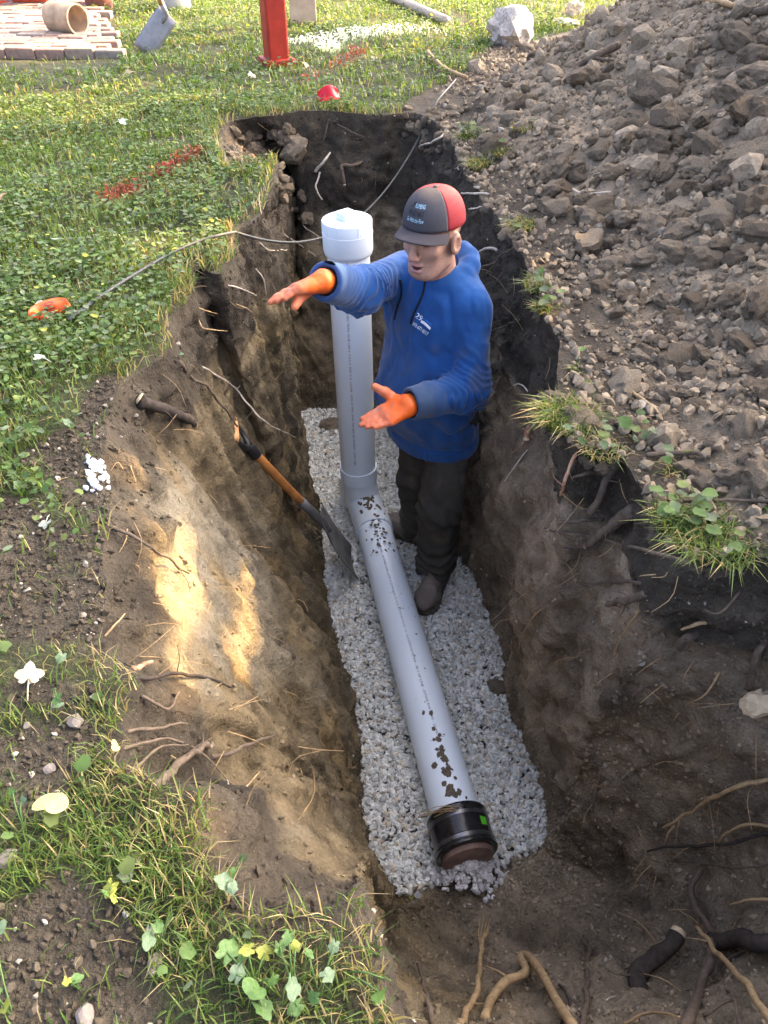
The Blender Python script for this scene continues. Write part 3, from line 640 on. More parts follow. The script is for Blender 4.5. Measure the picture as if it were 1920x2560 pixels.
# --- sweatshirt
TA = np.stack([LFT, FACE, np.array([0,0,1.])]).astype(np.float32)
def folds_arm(P, pts, amp, fq, seed):
    d = None; a, b, c = [np.asarray(p, np.float32) for p in pts]
    t1 = np.clip(((P-a)@(b-a))/np.dot(b-a, b-a), 0, 1); t2 = np.clip(((P-b)@(c-b))/np.dot(c-b, c-b), 0, 1); L = t1*np.linalg.norm(b-a)+t2*np.linalg.norm(c-b)
    nn = fbm(P*9, 2, seed); sn = np.sin(L*fq+nn*4.2+P[:, 2]*25); return amp*(1-2.2*np.abs(sn)**.7)*-.75*(.45+.55*vnoise(P*7, seed+3))*np.exp(-((L-np.linalg.norm(b-a))/.14)**2*.6)
def hoodie_fn(P):
    q = (P-np.array([0,0,0],np.float32))
    def tcone(pts, rads, k):                 # trunk cross-section: wide along the shoulders, flatter front to back
        d = None
        for i in range(len(pts)-1):
            a = np.asarray(pts[i], np.float32); b = np.asarray(pts[i+1], np.float32); t = np.clip((P[:, 2]-a[2])/(b[2]-a[2]), 0, 1)
            cpt = a+(b-a)*t[:, None]; l = (P-cpt)@TA.T; r = rads[i]+(rads[i+1]-rads[i])*t; l = l*np.array([1, 1.30, 1], np.float32); e = (np.linalg.norm(l, axis=1)-r)/1.12
            d = e if d is None else np.minimum(d, e) if k == 0 else smin(d, e, k)
        return d
    d = tcone([NECK-np.array([0,0,.075]), CHEST, BELLY, HEM+np.array([0,0,.03]), HEM], [.150, .180, .197, .194, .190], .03)
    d = smax(d, HEM[2]+.0-P[:, 2], .012)
    d = smin(d, rcone(P, SHL+np.array([-.02,.02,-.005]), SHR+np.array([.02,-.02,-.005]), .078, .078), .06)
    armL = chain(P, [SHL, ELL_, WRL], [.070, .066, .053], .045); armR = chain(P, [SHR, ELR, WRR], [.072, .068, .058], .045)
    armL = armL+folds_arm(P, (SHL, ELL_, WRL), .008, 105, 3); armR = armR+folds_arm(P, (SHR, ELR, WRR), .0095, 95, 9)
    # cuffs
    for A_, W_ in ((ELL_, WRL), (ELR, WRR)):
        u = unit(W_-A_); cu = rcone(P, W_-u*.045, W_-u*.002, .049, .049)
        if A_ is ELL_: armL = smin(armL, cu, .012)
        else: armR = smin(armR, cu, .012)
        cut = (P-(W_+u*.004).astype(np.float32))@u.astype(np.float32)
        hollow = rcone(P, W_-u*.05, W_+u*.05, .042, .043)
        if A_ is ELL_: armL = smax(smax(armL, cut, .006), -hollow, .004)
        else: armR = smax(smax(armR, cut, .006), -hollow, .004)
    d = smin(d, armL, .028); d = smin(d, armR, .035)
    # hood: thick roll round the neck, deep at the back
    ang = np.linspace(0, 2*np.pi, 15)[:-1]; ring = []; rr = []
    for a in ang:
        f = math.cos(a); sdd = math.sin(a); ring.append(NECK+FACE*(.088*f-.012)+LFT*.088*sdd+np.array([0,0,.018-.055*max(0, f)+.028*max(0, -f)])); rr.append(.025+.011*max(0, -f))
    for i in range(14): d = smin(d, rcone(P, ring[i], ring[(i+1) % 14], rr[i], rr[(i+1) % 14]), .014)
    d = smin(d, ell(P, NECK-FACE*.095+np.array([0,0,-.045]), (.085,.045,.06), TA), .03)
    neck_hole = rcone(P, NECK+np.array([0,0,-.02]), NECK+np.array([0,0,.16])+FACE*.05, .064, .085); d = smax(d, -neck_hole, .012)
    # pocket
    l = (P-BELLY.astype(np.float32))@TA.T; pk = np.maximum(np.abs(l[:, 0])-.125+.35*np.maximum(0, l[:, 2]+.04), np.maximum(np.abs(l[:, 2]+.055)-.085, -l[:, 1])); d = d-.0045*sstep(.004, -.004, pk)
    # hem band
    d = d+.006*sstep(.012, 0, np.abs(P[:, 2]-(HEM[2]+.058)))
    # folds
    z = P[:, 2]; dia = (l[:, 0]*.8+l[:, 2]); f1 = fbm(np.stack([l[:, 0]*9, l[:, 1]*9, l[:, 2]*3.2], 1), 2, 13); f2 = np.sin(dia*42+4*vnoise(P*5, 19))*np.maximum(0, vnoise(P*4.5, 23))
    f3 = np.abs(fbm(np.stack([l[:, 0]*16+l[:, 2]*5, l[:, 1]*16, l[:, 2]*7], 1), 2, 29)); hk_ = sstep(HEM[2]+.03, HEM[2]+.11, z); rib = .0016*np.sin(np.arctan2(l[:, 0], l[:, 1])*130)*(1-hk_); d = d+rib; hk_ = hk_*sstep(.05, .11, np.minimum(np.linalg.norm(P-WRL, axis=1), np.linalg.norm(P-WRR, axis=1))); f1 = f1*hk_; f2 = f2*hk_; f3 = .35+(f3-.35)*hk_; d = d+.014*f1*sstep(.02, -.10, z)+.010*f2*sstep(-.2, -.45, z)+.015*(.35-f3)*sstep(.03, -.06, z)
    return d+.0012*vnoise(P*45, 5)
def hood_col(V):
    c = np.tile(np.array([.013,.066,.215]), (len(V), 1)); n1 = fbm(V*14, 3, 8)
    for A_, W_, am in ((ELL_, WRL, .8), (ELR, WRR, .8)):
        u = unit(W_-A_); t = (V-W_)@u; near = np.linalg.norm(V-W_-np.outer(t, u), axis=1) < .075; f = sstep(-.13, -.01, t+.05*n1)*near; c = mixc(c, np.array([.048,.072,.115]), f*am)
    mu = sstep(.35, .8, fbm(V*11, 3, 88))*sstep(.02, -.35, V[:, 2]); c = mixc(c, np.array([.10,.10,.10]), mu*.35); dl = np.linalg.norm(V-(BELLY+FACE*.16+LFT*.03), axis=1); c = mixc(c, np.array([.05,.12,.30]), .5*sstep(.28, .05, dl+.05*n1))
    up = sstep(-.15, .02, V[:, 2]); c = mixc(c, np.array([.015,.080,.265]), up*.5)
    return np.clip(c*(1+.12*n1[:, None]), .002, 1)
ho, HV, HQ = sdf_obj('sweatshirt', hoodie_fn, (-.23, 1.93, -.70), (.50, 2.66, .14), .0052, M_HOOD, person, hood_col)
HB = BVHTree.FromPolygons(HV.tolist(), HQ.tolist())
def on_hood(p, frm, off=.002):             # project a point on the shirt
    d = Vector(unit(np.asarray(p)-np.asarray(frm))); h = HB.ray_cast(Vector(frm), d); return None if h[0] is None else np.array(h[0])-np.array(d)*off
# drawstrings
for px0, py0, px1, py1 in ((1062, 690, 1032, 810), (1000, 700, 992, 800)):
    pts = []
    for t in np.linspace(0, 1, 9):
        q_ = on_hood(aty(px0+(px1-px0)*t+6*math.sin(t*5), py0+(py1-py0)*t, 2.2), np.array([0, 0, CAMH]), .004)
        if q_ is not None: pts.append(q_)
    if len(pts) > 3: under(tube('drawstring', pts, .0032, M_HOOD_D if 'M_HOOD_D' in globals() else M_DARK, None, 6), ho)
# chest print
M_PRW = m_plain('white_print', (.75,.80,.84), .8, .2, .05, 60, 0); M_PRB = m_plain('light_blue_print', (.05,.22,.72), .8, .2, .05, 60, 0)
def shirt_print(txt, size, org, ux, uy, mat, shear=0.0):
    V, Fc = text_mesh(txt, size, shear); W3 = []
    for a, b in V[:, :2]:
        p = on_hood(aty(org[0]+ux[0]*a+uy[0]*b, org[1]+ux[1]*a+uy[1]*b, 2.2), np.array([0, 0, CAMH]), .0018)
        if p is None: return
        W3.append(p)
    under(solid('chest_print', W3, Fc, mat), ho)
ux = (.80, .60); uy = (.42, -.90)                                                    # photo pixels per unit of text space
shirt_print('843-677-8017', 13.5, (1030, 812), (ux[0]*.62, ux[1]*.62), uy, M_PRW)
shirt_print('29', 20, (1036, 792), ux, uy, M_PRW, .15); shirt_print('PLUMBING', 8, (1053, 796), (ux[0]*.8, ux[1]*.8), uy, M_PRB)
for (a0, a1, b0, b1) in ((1046.5, 801, 1050, 804),):
    pass
bar = [on_hood(aty(x_, y_, 2.2), np.array([0, 0, CAMH]), .0018) for x_, y_ in ((1053,800),(1060,803),(1068,810),(1077,819),(1075,825),(1066,817),(1058,810),(1051,806))]
if all(b is not None for b in bar): under(solid('chest_print', bar, [(0,1,6,7),(1,2,5,6),(2,3,4,5)], M_PRW), ho)

# --- trousers
def trou_fn(P):
    d = chain(P, [HIPL+np.array([0,0,.09]), HIPL, KNL, ANL+np.array([0,0,.005])], [.075, .088, .083, .073], .03)
    d2 = chain(P, [HIPR+np.array([0,0,.09]), HIPR, KNR, ANR+np.array([0,0,.005])], [.075, .088, .083, .070], .03)
    for A_, dd in ((ANL, 0), (ANR, 1)):
        pass
    z = P[:, 2]; lowz = sstep(-1.02, -1.16, z); kn = np.exp(-((z+.93)/.11)**2)
    fl = .0085*np.sin(z*115+5*vnoise(P*6, 3)+P[:, 0]*22)*lowz+.007*np.sin((z*.8+P[:, 0]*.5)*85+5*vnoise(P*5, 4))*kn+.013*fbm(np.stack([P[:, 0]*13, P[:, 1]*13, P[:, 2]*4], 1), 2, 6)+.010*(.3-np.abs(fbm(P*np.array([14,14,9],np.float32), 2, 16)))
    d = smin(d, d2, .012)+fl
    d = smax(d, (ZF+.105)-z+.012*np.sin(P[:, 0]*40), .01); d = smax(d, z+.44, .01)
    return d
sdf_obj('trousers', trou_fn, (-.02, 2.06, ZF+.05), (.42, 2.60, -.40), .006, M_TROU, person)
# --- boots
def boot(ank, toe, roll=0):
    ank = np.asarray(ank); fw = unit(np.array([toe[0]-ank[0], toe[1]-ank[1], 0])); sd = np.array([-fw[1], fw[0], 0]); L = np.linalg.norm((toe-ank)[:2]); A = np.stack([fw, sd, [0,0,1.]]).astype(np.float32)
    o_ = np.array([ank[0], ank[1], FLZ], np.float32)
    def fn(P):
        l = (P-o_)@A.T
        d = rcone(l, (-.03, 0, .05), (-.015, 0, .17), .046, .058)
        d = smin(d, ell(l, (L-.075, .0, .045), (.080, .049, .044)), .03); d = smin(d, rcone(l, (-.03, 0, .045), (L-.09, 0, .045), .043, .044), .03)
        d = smin(d, rcone(l, (.02, 0, .115), (L-.085, 0, .055), .036, .036), .03)
        lace = .0035*np.sin(l[:, 0]*210)*sstep(.10, .04, np.abs(l[:, 0]-.06)*1.0)*sstep(.055, .075, l[:, 2])*sstep(.03, .015, np.abs(l[:, 1]))
        d = d-lace+.006*fbm(P*20, 3, 4)+.004*(.3-np.abs(fbm(P*26, 2, 9))); d = smax(d, .018-l[:, 2], .004); return smax(d, l[:, 2]-.185, .008)
    def sole(P):
        l = (P-o_)@A.T; xx = np.clip(l[:, 0], -.04, L-.058); w_ = .044+.011*sstep(.02, L-.06, xx); e = np.sqrt((l[:, 0]-xx)**2+l[:, 1]**2)-w_; e = e+.0025*np.sign(np.sin(l[:, 0]*300))*sstep(-.012, 0, e)
        return np.maximum(e, np.abs(l[:, 2]-.012)-.0125)
    ends = np.array([ank-fw*.11, toe+fw*.03]); lo = ends.min(0)-np.array([.09,.09,0]); hi = ends.max(0)+np.array([.09,.09,0]); lo[2] = FLZ-.02; hi[2] = FLZ+.2
    V, Q = nets(fn, lo, hi, .0055); b = mesh_np('boot', V, [Q], M_BOOT, None, True); adopt(b, person)
    V, Q = nets(sole, lo, [hi[0], hi[1], FLZ+.045], .0045); under(mesh_np('sole', V, [Q], M_SOLE, None, False), b)
boot(ANL+np.array([.004,.0,0]), ANL+np.array([-.070, -.195, 0])); boot(ANR+np.array([.0,.0,0]), ANR+np.array([-.165, .105, 0]))
# --- gloves
def glove(W_, E_, tip, nrm, thumb_tip, tb_side, bend, spread, fl_scale=1.0, base_col=None):
    D = unit(tip-W_); N_ = unit(nrm-D*np.dot(nrm, D)); S = np.cross(D, N_)*tb_side       # S points to the thumb side
    fing = []
    for i, (sx, ln, r) in enumerate(((.031, .074, .0112), (.010, .082, .0115), (-.012, .076, .0110), (-.032, .060, .0100))):
        b0 = W_+D*(.092-.006*abs(i-1))+S*sx; dd = D; p = b0; c = [p]
        for q_, fr_ in enumerate((.42, .33, .25)):
            dd = unit(dd+N_*bend[i]*(1 if q_ else .6)+S*(sx*spread if q_ == 0 else 0)); p = p+dd*ln*fr_*fl_scale; c.append(p)
        fing.append((c, r))
    tb0 = W_+D*.030+S*.030; tb1 = tb0*.52+thumb_tip*.48+S*.012; th = [tb0, tb1, thumb_tip]
    def fn(P):
        ua = unit(W_-E_); d = rcone(P, W_-ua*.035, W_+ua*.012, .034, .033); 
        for a, b in ((.030, .0), (.010, .0), (-.012, .0), (-.032, .0)): d = smin(d, rcone(P, W_+D*.012+S*a*.55, W_+D*.088+S*a, .019, .0155), .02)
        for c, r in fing:
            f = None
            for k_ in range(3):
                e = rcone(P, c[k_], c[k_+1], r*(1-.06*k_), r*(.95-.09*k_)); f = e if f is None else smin(f, e, .006)
            d = smin(d, f, .0075)
        t = smin(rcone(P, th[0], th[1], .021, .0155), rcone(P, th[1], th[2], .0150, .0115), .01); d = smin(d, t, .018)
        return d+.0016*fbm(P*45, 2, 5)
    pts = np.array([W_-D*.06, W_+D*.2, thumb_tip]+[c[-1] for c, r in fing]); lo = pts.min(0)-.06; hi = pts.max(0)+.06
    def cc(V):
        t = (V-W_)@D; n1 = fbm(V*30, 3, 3); c = np.tile(np.array([.74,.12,.012]), (len(V), 1)); c = mixc(c, np.array([.56,.17,.085]), sstep(.045, .11, t+.03*n1)*.85)
        thd = np.linalg.norm(V-thumb_tip, axis=1); c = mixc(c, np.array([.66,.21,.10]), sstep(.07, .03, thd+.02*n1)); return np.clip(mixc(c, np.array([.30,.17,.13]), sstep(.3, .9, n1)*.5), 0, 1)
    o, _, _ = sdf_obj('glove', fn, lo, hi, .0033, M_GLOVE, person, cc); return o
glove(WRL, ELL_, np.array([-.088, 1.925, -.335]), np.array([-.10, -.25, .95]), np.array([-.030, 2.035, -.245]), 1, (.02, .0, .02, .05), -1.5)
glove(WRR, ELR, np.array([-.312, 1.985, .085]), np.array([.05, -.45, -.9]), np.array([-.258, 1.985, .052]), -1, (.10, .12, .14, .18), -2.0)
for W_, E_ in ((WRL, ELL_), (WRR, ELR)):
    u = unit(W_-E_); lathe('glove_cuff', [(0, .036), (.010, .038), (.016, .0385), (.018, .035)], W_-u*.018, W_+u, M_DARK, person, 32)
# --- cap
def cap_pt(az, el, grow=0.0):                # az 0 = front, el 0 = rim .. 1 = crown
    a = el*math.pi/2; rx, ry, rz = .089+grow, .106+grow, .098+grow
    k = math.cos(a)**.72 if el < 1 else 0.0
    z = rz*math.sin(a)**1.05; f = math.cos(az)*ry*k; sx = math.sin(az)*rx*k
    f += .010*max(0, math.cos(az))*math.sin(a)*k                                      # tall stiff front
    return hl((sx, -.006+f, .042+z))
def cap_panel(name, a0, a1, mat, parent, na=28, ne=16, grow=0.0):
    V = [cap_pt(a0+(a1-a0)*i/na, j/ne, grow) for i in range(na+1) for j in range(ne+1)]; F = [(i*(ne+1)+j, (i+1)*(ne+1)+j, (i+1)*(ne+1)+j+1, i*(ne+1)+j+1) for i in range(na) for j in range(ne)]
    o = solid(name, V, F, mat, None, True); sm = o.modifiers.new('thick', 'SOLIDIFY'); sm.thickness = .003; sm.offset = 0
    if parent: adopt(o, parent) if parent is person else under(o, parent)
    return o
FRA = R(64)
cap = cap_panel('cap', -FRA, FRA, M_CAPG, person)
under(cap_panel('mesh_back', FRA, 2*math.pi-FRA, M_CAPR, None, 48), cap)
V = []; nu, nv = 24, 10
for i in range(nu+1):
    a = -R(66)+R(132)*i/nu
    for j in range(nv+1):
        t = j/nv; base = np.array([math.sin(a)*.089, -.006+math.cos(a)*.106, .042]); outp = np.array([math.sin(a)*.094, -.006+math.cos(a)*.106+.052*max(0, math.cos(a*1.28))**.55, .042])
        p = base+(outp-base)*t; p[2] += -.022*(p[0]/.085)**2*(.3+.7*t)-.010*t-.002; V.append(hl(p))
F = [(i*(nv+1)+j, (i+1)*(nv+1)+j, (i+1)*(nv+1)+j+1, i*(nv+1)+j+1) for i in range(nu) for j in range(nv)]
vis = solid('visor', V, F, M_CAPV, None, True); sm = vis.modifiers.new('thick', 'SOLIDIFY'); sm.thickness = .0045; sm.offset = 0; under(vis, cap)
bt = lathe('button', [(0, .008), (.002, .008), (.005, .006), (.006, .0)], cap_pt(0, 1), cap_pt(0, 1)+hu, M_CAPV, None, 16); under(bt, cap)
def cap_print(txt, size, a0, e0, mat, width, shear=0.0):
    V, Fc = text_mesh(txt, size, shear); V[:, 0] *= width/V[:, 0].max(); W3 = [cap_pt(a0-a_/.10, e0+b_/.135, .0022) for a_, b_ in V[:, :2]]; under(solid('cap_print', W3, Fc, mat), cap)
M_PRC = m_plain('pale_blue_stitching', (.42,.68,.82), .8, .2, .05, 60, 0); M_PRK = m_plain('black_stitching', (.012,.012,.014), .8, .2, .05, 60, 0)
cap_print('29', .022, .33, .46, M_PRK, .020, .2); cap_print('PLUMBING', .017, .12, .46, M_PRC, .046); cap_print('947-677-8017', .019, .34, .31, M_PRK, .066); cap_print('Go With the Flow', .0155, .36, .19, M_PRC, .070, .35)
# ---------------------------------------------------------------- unseen trees added up-sun for shade; leaves cleared along sun rays to shape dapples
M_BARK = m_plain('tree_bark', (.09,.07,.055), .95, .2, .35, 30, .8, .02); M_CROWN = m_col('tree_leaves', .5, .3, 20, .85, 1.15, 0, .25)
SPOTS = []                                                                            # (point, radius) kept sunlit
def lit(px, py, r): SPOTS.append((hit(px, py)[0], r))
for q_ in ((462,1345,.03),(466,1400,.036),(460,1470,.036),(455,1540,.032),(455,1600,.03),(448,1660,.022),(445,1720,.012),(622,1440,.03),(615,1510,.044),(612,1580,.042),(605,1640,.04),(608,1695,.026),(632,1343,.012),
           (343,1165,.03),(330,1200,.018),(520,2065,.022),(704,2020,.006),(415,1740,.008),(480,1010,.02),(500,1060,.02),(385,1360,.02)): lit(*q_)
for px, py, r in ((30,268,.16),(110,262,.15),(170,275,.12),(230,290,.10),(300,205,.14),(330,215,.12),(60,235,.15),(100,130,.18),(180,140,.14),(250,130,.12),(480,60,.25),(560,45,.3),(640,50,.25),(680,70,.2),(520,90,.12),
                  (420,590,.07),(480,600,.08),(360,640,.06),(560,575,.05),(1000,40,.4),(1080,60,.3),(1180,70,.25),(1300,20,.5),(1240,60,.2),(1420,40,.3),(900,20,.4),(1130,20,.4),(780,20,.35),(30,60,.25),(130,30,.3),(700,10,.3),(1060,110,.1),(960,130,.08),(680,300,.06),(430,255,.08)): SPOTS.append((at(px, py, .02), r))
def crown(gx0, gx1, gy0, gy1, count, t0, t1, seed, parent):
    r = np.random.default_rng(seed); p = np.stack([r.uniform(gx0, gx1, count), r.uniform(gy0, gy1, count), np.zeros(count)], 1); t = r.uniform(t0, t1, count); p = p+SUND*t[:, None]
    keep = np.ones(count, bool)
    for c, rad in SPOTS:  # leaf-free tubes cut towards the sun so the chosen spots stay lit
        d = p-c; al = d@SUND; keep &= np.linalg.norm(d-al[:, None]*SUND, axis=1) > rad+.065
    p = p[keep]; m = len(p); Rm = rand_rot(m, r); s_ = r.uniform(.05, .085, m)
    L = np.array([[-.55,-1,0],[.55,-1,0],[.8,0,.15],[.0,1.2,0],[-.8,0,.15]]); v = np.einsum('nij,vj->nvi', Rm, L)*s_[:, None, None]+p[:, None]
    f = np.arange(m*5).reshape(m, 5); c = np.repeat(np.array([.05,.10,.02])*r.uniform(.6, 1.5, (m, 1))+np.array([.05,.03,0])*(r.random((m, 1)) < .25), 5, 0)
    o = mesh_np('crown', v.reshape(-1, 3), [f], M_CROWN, None, False, c); adopt(o, parent); o['kind'] = 'stuff'; return o
for k_, (tx, ty, reg, cnt) in enumerate(((9.6, 5.0, (-3.6, 3.2, -1.6, 3.4), 62000), (10.2, 10.0, (-4.4, 3.4, 3.4, 6.9), 54000))):
    tr = thing('added_shade_tree', ('unseen leafy tree added right of the soil heap for shade and dapples', 'unseen leafy tree added farther back right for shade and dapples')[k_], 'tree', (tx, ty, 0))
    pts = spline([(tx, ty, -.1), (tx-.1, ty+.05, 1.5), (tx-.3, ty, 3.0), (tx-.5, ty-.1, 6.6)], 16); tube('trunk', pts, np.linspace(.24, .09, 16), M_BARK, tr, 14)
    for b_ in range(6):
        s0 = pts[7+b_]; a_ = b_*1.05; tube('limb', spline([s0, s0+np.array([math.cos(a_)*.9, math.sin(a_)*.9, .7]), s0+np.array([math.cos(a_)*2.1, math.sin(a_)*2.1, 1.3])], 8), np.linspace(.07, .02, 8), M_BARK, tr, 8)
    crown(*reg, cnt, 9.5, 12.0, 40+k_, tr)

# ---------------------------------------------------------------- clods and crumbs
def lump_mesh(name, seed, sub=3, flat=.75, rough=.32):
    bm = bmesh.new(); bmesh.ops.create_icosphere(bm, subdivisions=sub, radius=1.0); V = np.array([v.co[:] for v in bm.verts]); F = np.array([[v.index for v in f.verts] for f in bm.faces]); bm.free()
    r = np.random.default_rng(seed); k = 1+rough*fbm(V*1.3+seed*5.1, 2, seed)+.30*(np.abs(fbm(V*2.6+seed, 3, seed+3))-.3)+.09*fbm(V*8+seed, 2, seed+5)
    for q in range(3):                                                                # broken flat faces
        nn = unit(r.normal(size=3)); dcut = r.uniform(.72, .92); k = np.minimum(k, np.where(V@nn > .2, dcut/np.maximum(V@nn, .2), 9))
    V = V*k[:, None]*np.array([1, r.uniform(.7, 1), flat*r.uniform(.8, 1.1)]); return mesh_np(name, V, [F], M_CLOD, None, False, None, False)
LUMPS = [lump_mesh('clod', 100+i, 3) for i in range(12)]
cr = np.random.default_rng(77)
def clod(p, size, parent, k=None, tilt=True):
    o = obj('clod', LUMPS[cr.integers(0, 12) if k is None else k], parent, p, (cr.normal(0, .4), cr.normal(0, .4), cr.uniform(0, 6.28)), (size, size*cr.uniform(.75, 1.1), size*cr.uniform(.75, 1.05))); return o
big_cl = [(1375,492,.062),(1390,530,.05),(1480,560,.06),(1470,620,.075),(1360,520,.04),(1630,575,.055),(1790,555,.06),(1830,415,.06),(1640,260,.10),(1590,300,.05),(1660,300,.07),(1560,370,.05),(1500,385,.045),(1620,345,.05),(1600,330,.06),
          (1850,390,.05),(1700,560,.05),(1780,540,.05),(1440,450,.04),(1410,480,.04),(1700,480,.04),(1530,440,.045),(1500,720,.03),(1540,790,.028),(1560,740,.032),(1590,770,.03),(1620,890,.035),(1600,900,.032),(1640,860,.028),(1700,900,.045),(1670,920,.035),
          (1760,900,.04),(1790,860,.035),(1850,870,.045),(1905,920,.05),(1715,990,.026),(1745,1020,.028),(1900,1210,.05),(1830,1200,.035),(1790,1210,.028),(1865,1240,.03),(1760,1210,.03),(1740,1190,.022),(1710,1170,.022),(1550,940,.024),(1500,1005,.018),(1475,500,.03),(1560,560,.06),(1540,620,.05),(1620,660,.045),(1690,640,.05),(1760,660,.05),(1850,650,.05),(1900,600,.06),(1880,520,.06),(1900,760,.05),(1820,760,.045),(1740,760,.04),(1660,760,.04)]
for px, py, sz in big_cl:
    p, nn = hit(px, py); clod(p+np.array([0, 0, sz*.25]), sz, heap)
cnt = len(big_cl); tries = 0
while cnt < 285 and tries < 4000:
    tries += 1; px = cr.uniform(1150, 1960); py = cr.uniform(60, 1250)
    p, nn = hit(px, py)
    if p[2] < -.03 or bare(np.array([p[0]]), np.array([p[1]]))[0] < .95 or p[0] > 4: continue
    if heap_h(p[0], p[1]) < .035 and cr.random() < .75: continue
    sz = min(.075, .018*cr.pareto(2.4)+.022)*(1.15 if p[1] > 2.4 else .8); clod(p+np.array([0, 0, sz*.2]), sz, heap); cnt += 1
# crumbs: heap, bare patches, ledges
HV5 = hull_variants(10, 16, 5, (1, 1, 1.15))
def crumb_cloud(name, pts, smin_, smax_, base, spread, parent=None, lf=.05):
    m = len(pts); sz = smin_+(smax_-smin_)*cr.random(m)**2.6; c = base*cr.uniform(1-spread, 1+spread, (m, 1)); lite = cr.random(m) < lf; c[lite] = np.array([.30,.27,.22])*cr.uniform(.7, 1.2, (lite.sum(), 1))
    o = scatter(name, HV5, pts+np.array([0,0,1])*sz[:, None]*.3, sz, c, M_CRUMB, cr, parent); o['kind'] = 'stuff'; return o
x_ = cr.uniform(.3, 3.2, 60000); y_ = cr.uniform(.7, 6.6, 60000); vis_w = cr.random(60000) < np.clip(1.9/(y_+.3), .25, 1); ok = vis_w & (bare(x_, y_) > .95) & ~in_trench(x_, y_) & (x_ < .62*y_+.9); x_, y_ = x_[ok], y_[ok]
cl_ = sstep(-.3, .4, fbm(np.stack([x_*3, y_*3, x_*0], -1), 2, 15)); hh = heap_h(x_, y_)
sel = cr.random(len(x_)) < .55+.45*cl_; x_, y_, hh = x_[sel], y_[sel], hh[sel]
pts = np.stack([x_, y_, ground_h(x_, y_)], 1); crumb_cloud('soil_crumbs', pts, .004, .024, DRY*.98, .3, heap, .012)
x_ = cr.uniform(-2.2, .2, 90000); y_ = cr.uniform(.1, 3.0, 90000); b_ = bare(x_, y_); ok = (b_ > .5) & ~in_trench(x_, y_); x_, y_ = x_[ok], y_[ok]
pts = np.stack([x_, y_, ground_h(x_, y_)], 1); crumb_cloud('soil_crumbs', pts, .0018, .009, TOP*1.15, .45, lawn)
# crumbs caught on the trench sides
k_ = cr.integers(0, NS, 40000); t_ = (NTR*(1-.62*cr.random(40000)**1.3)).astype(int).clip(0, NTR-1); pp = G[k_, t_]; nz_ = grid_normals(G)[k_, t_]; up = np.abs(nz_[:, 2]); sel = (cr.random(40000) < sstep(.35, .85, up)*.8+.02); pp = pp[sel]; TCG = TC.reshape(NS, NTR, 3)
crumb_cloud('soil_crumbs', pp-np.array([0,0,.002]), .002, .011, TCG[k_, t_][sel]*.95, .25, tw, .02)
k_ = cr.integers(0, NS, 9000); t_ = (cr.random(9000)**2*22).astype(int); pp = G[k_, t_]; crumb_cloud('soil_crumbs', pp, .002, .010, TCG[k_, t_]*.95, .25, tw, .1)
k_ = np.where((RIM[:, 0] > .02) & (RIM[:, 1] < 1.0))[0]; k_ = cr.choice(k_, 5000); t_ = cr.integers(8, NTR-2, 5000); crumb_cloud('soil_crumbs', G[k_, t_], .002, .011, TCG[k_, t_]*1.1, .3, tw, .03)
LV = []
for i in range(8):
    me_ = lump_mesh('lump', 200+i, 2, .85, .35); va = np.zeros(len(me_.vertices)*3); me_.vertices.foreach_get('co', va); LV.append((va.reshape(-1, 3), np.array([p.vertices[:] for p in me_.polygons]))); bpy.data.meshes.remove(me_)
x_ = cr.uniform(.5, 3.2, 9000); y_ = cr.uniform(.8, 6.2, 9000); ok = (bare(x_, y_) > .95) & ~in_trench(x_, y_) & (x_ < .62*y_+.8) & (cr.random(9000) < np.clip(heap_h(x_, y_)*5+.12, 0, 1)); x_, y_ = x_[ok][:2600], y_[ok][:2600]; m_ = len(x_)
sz = np.minimum(.05, .010+.009*cr.pareto(2.2, m_))*(.7+.12*y_); o = scatter('small_clods', LV, np.stack([x_, y_, ground_h(x_, y_)+sz*.25], 1), sz, np.array([.255,.205,.142])*cr.uniform(.65, 1.3, (m_, 1)), M_CRUMB, cr, heap); o['kind'] = 'stuff'
k_ = cr.integers(0, NS, 14000); t_ = cr.integers(4, NTR-6, 14000); rw_ = RIM[k_, 0] > -.1; k_, t_ = k_[rw_], t_[rw_]; crumb_cloud('soil_crumbs', G[k_, t_]-np.array([0,0,.001]), .0015, .0075, TCG[k_, t_]*1.12, .3, tw, .03)
# lumps in the small side pit and at the back
for i in range(46):
    px = cr.uniform(575, 745); py = cr.uniform(330, 420)
    p, nn = hit(px, py)
    if p[2] < -.03 and p[1] > 3.2: clod(p+np.array([0,0,.01]), cr.uniform(.018, .045), tw)
for i in range(60):
    t = cr.random(); px, py = 640+120*t+cr.normal(0, 16), 375+170*t**1.4+cr.normal(0, 16); p, nn = hit(px, py)
    if p[2] < -.02: clod(p, cr.uniform(.012, .038), tw)
clod(hit(735,375)[0], .075, tw, 3); clod(hit(700,365)[0], .05, tw); clod(hit(1255,1725)[0], .06, tw)
for i in range(40):
    p, nn = hit(cr.uniform(1010, 1130), cr.uniform(270, 380)); clod(p, cr.uniform(.012, .035), tw)

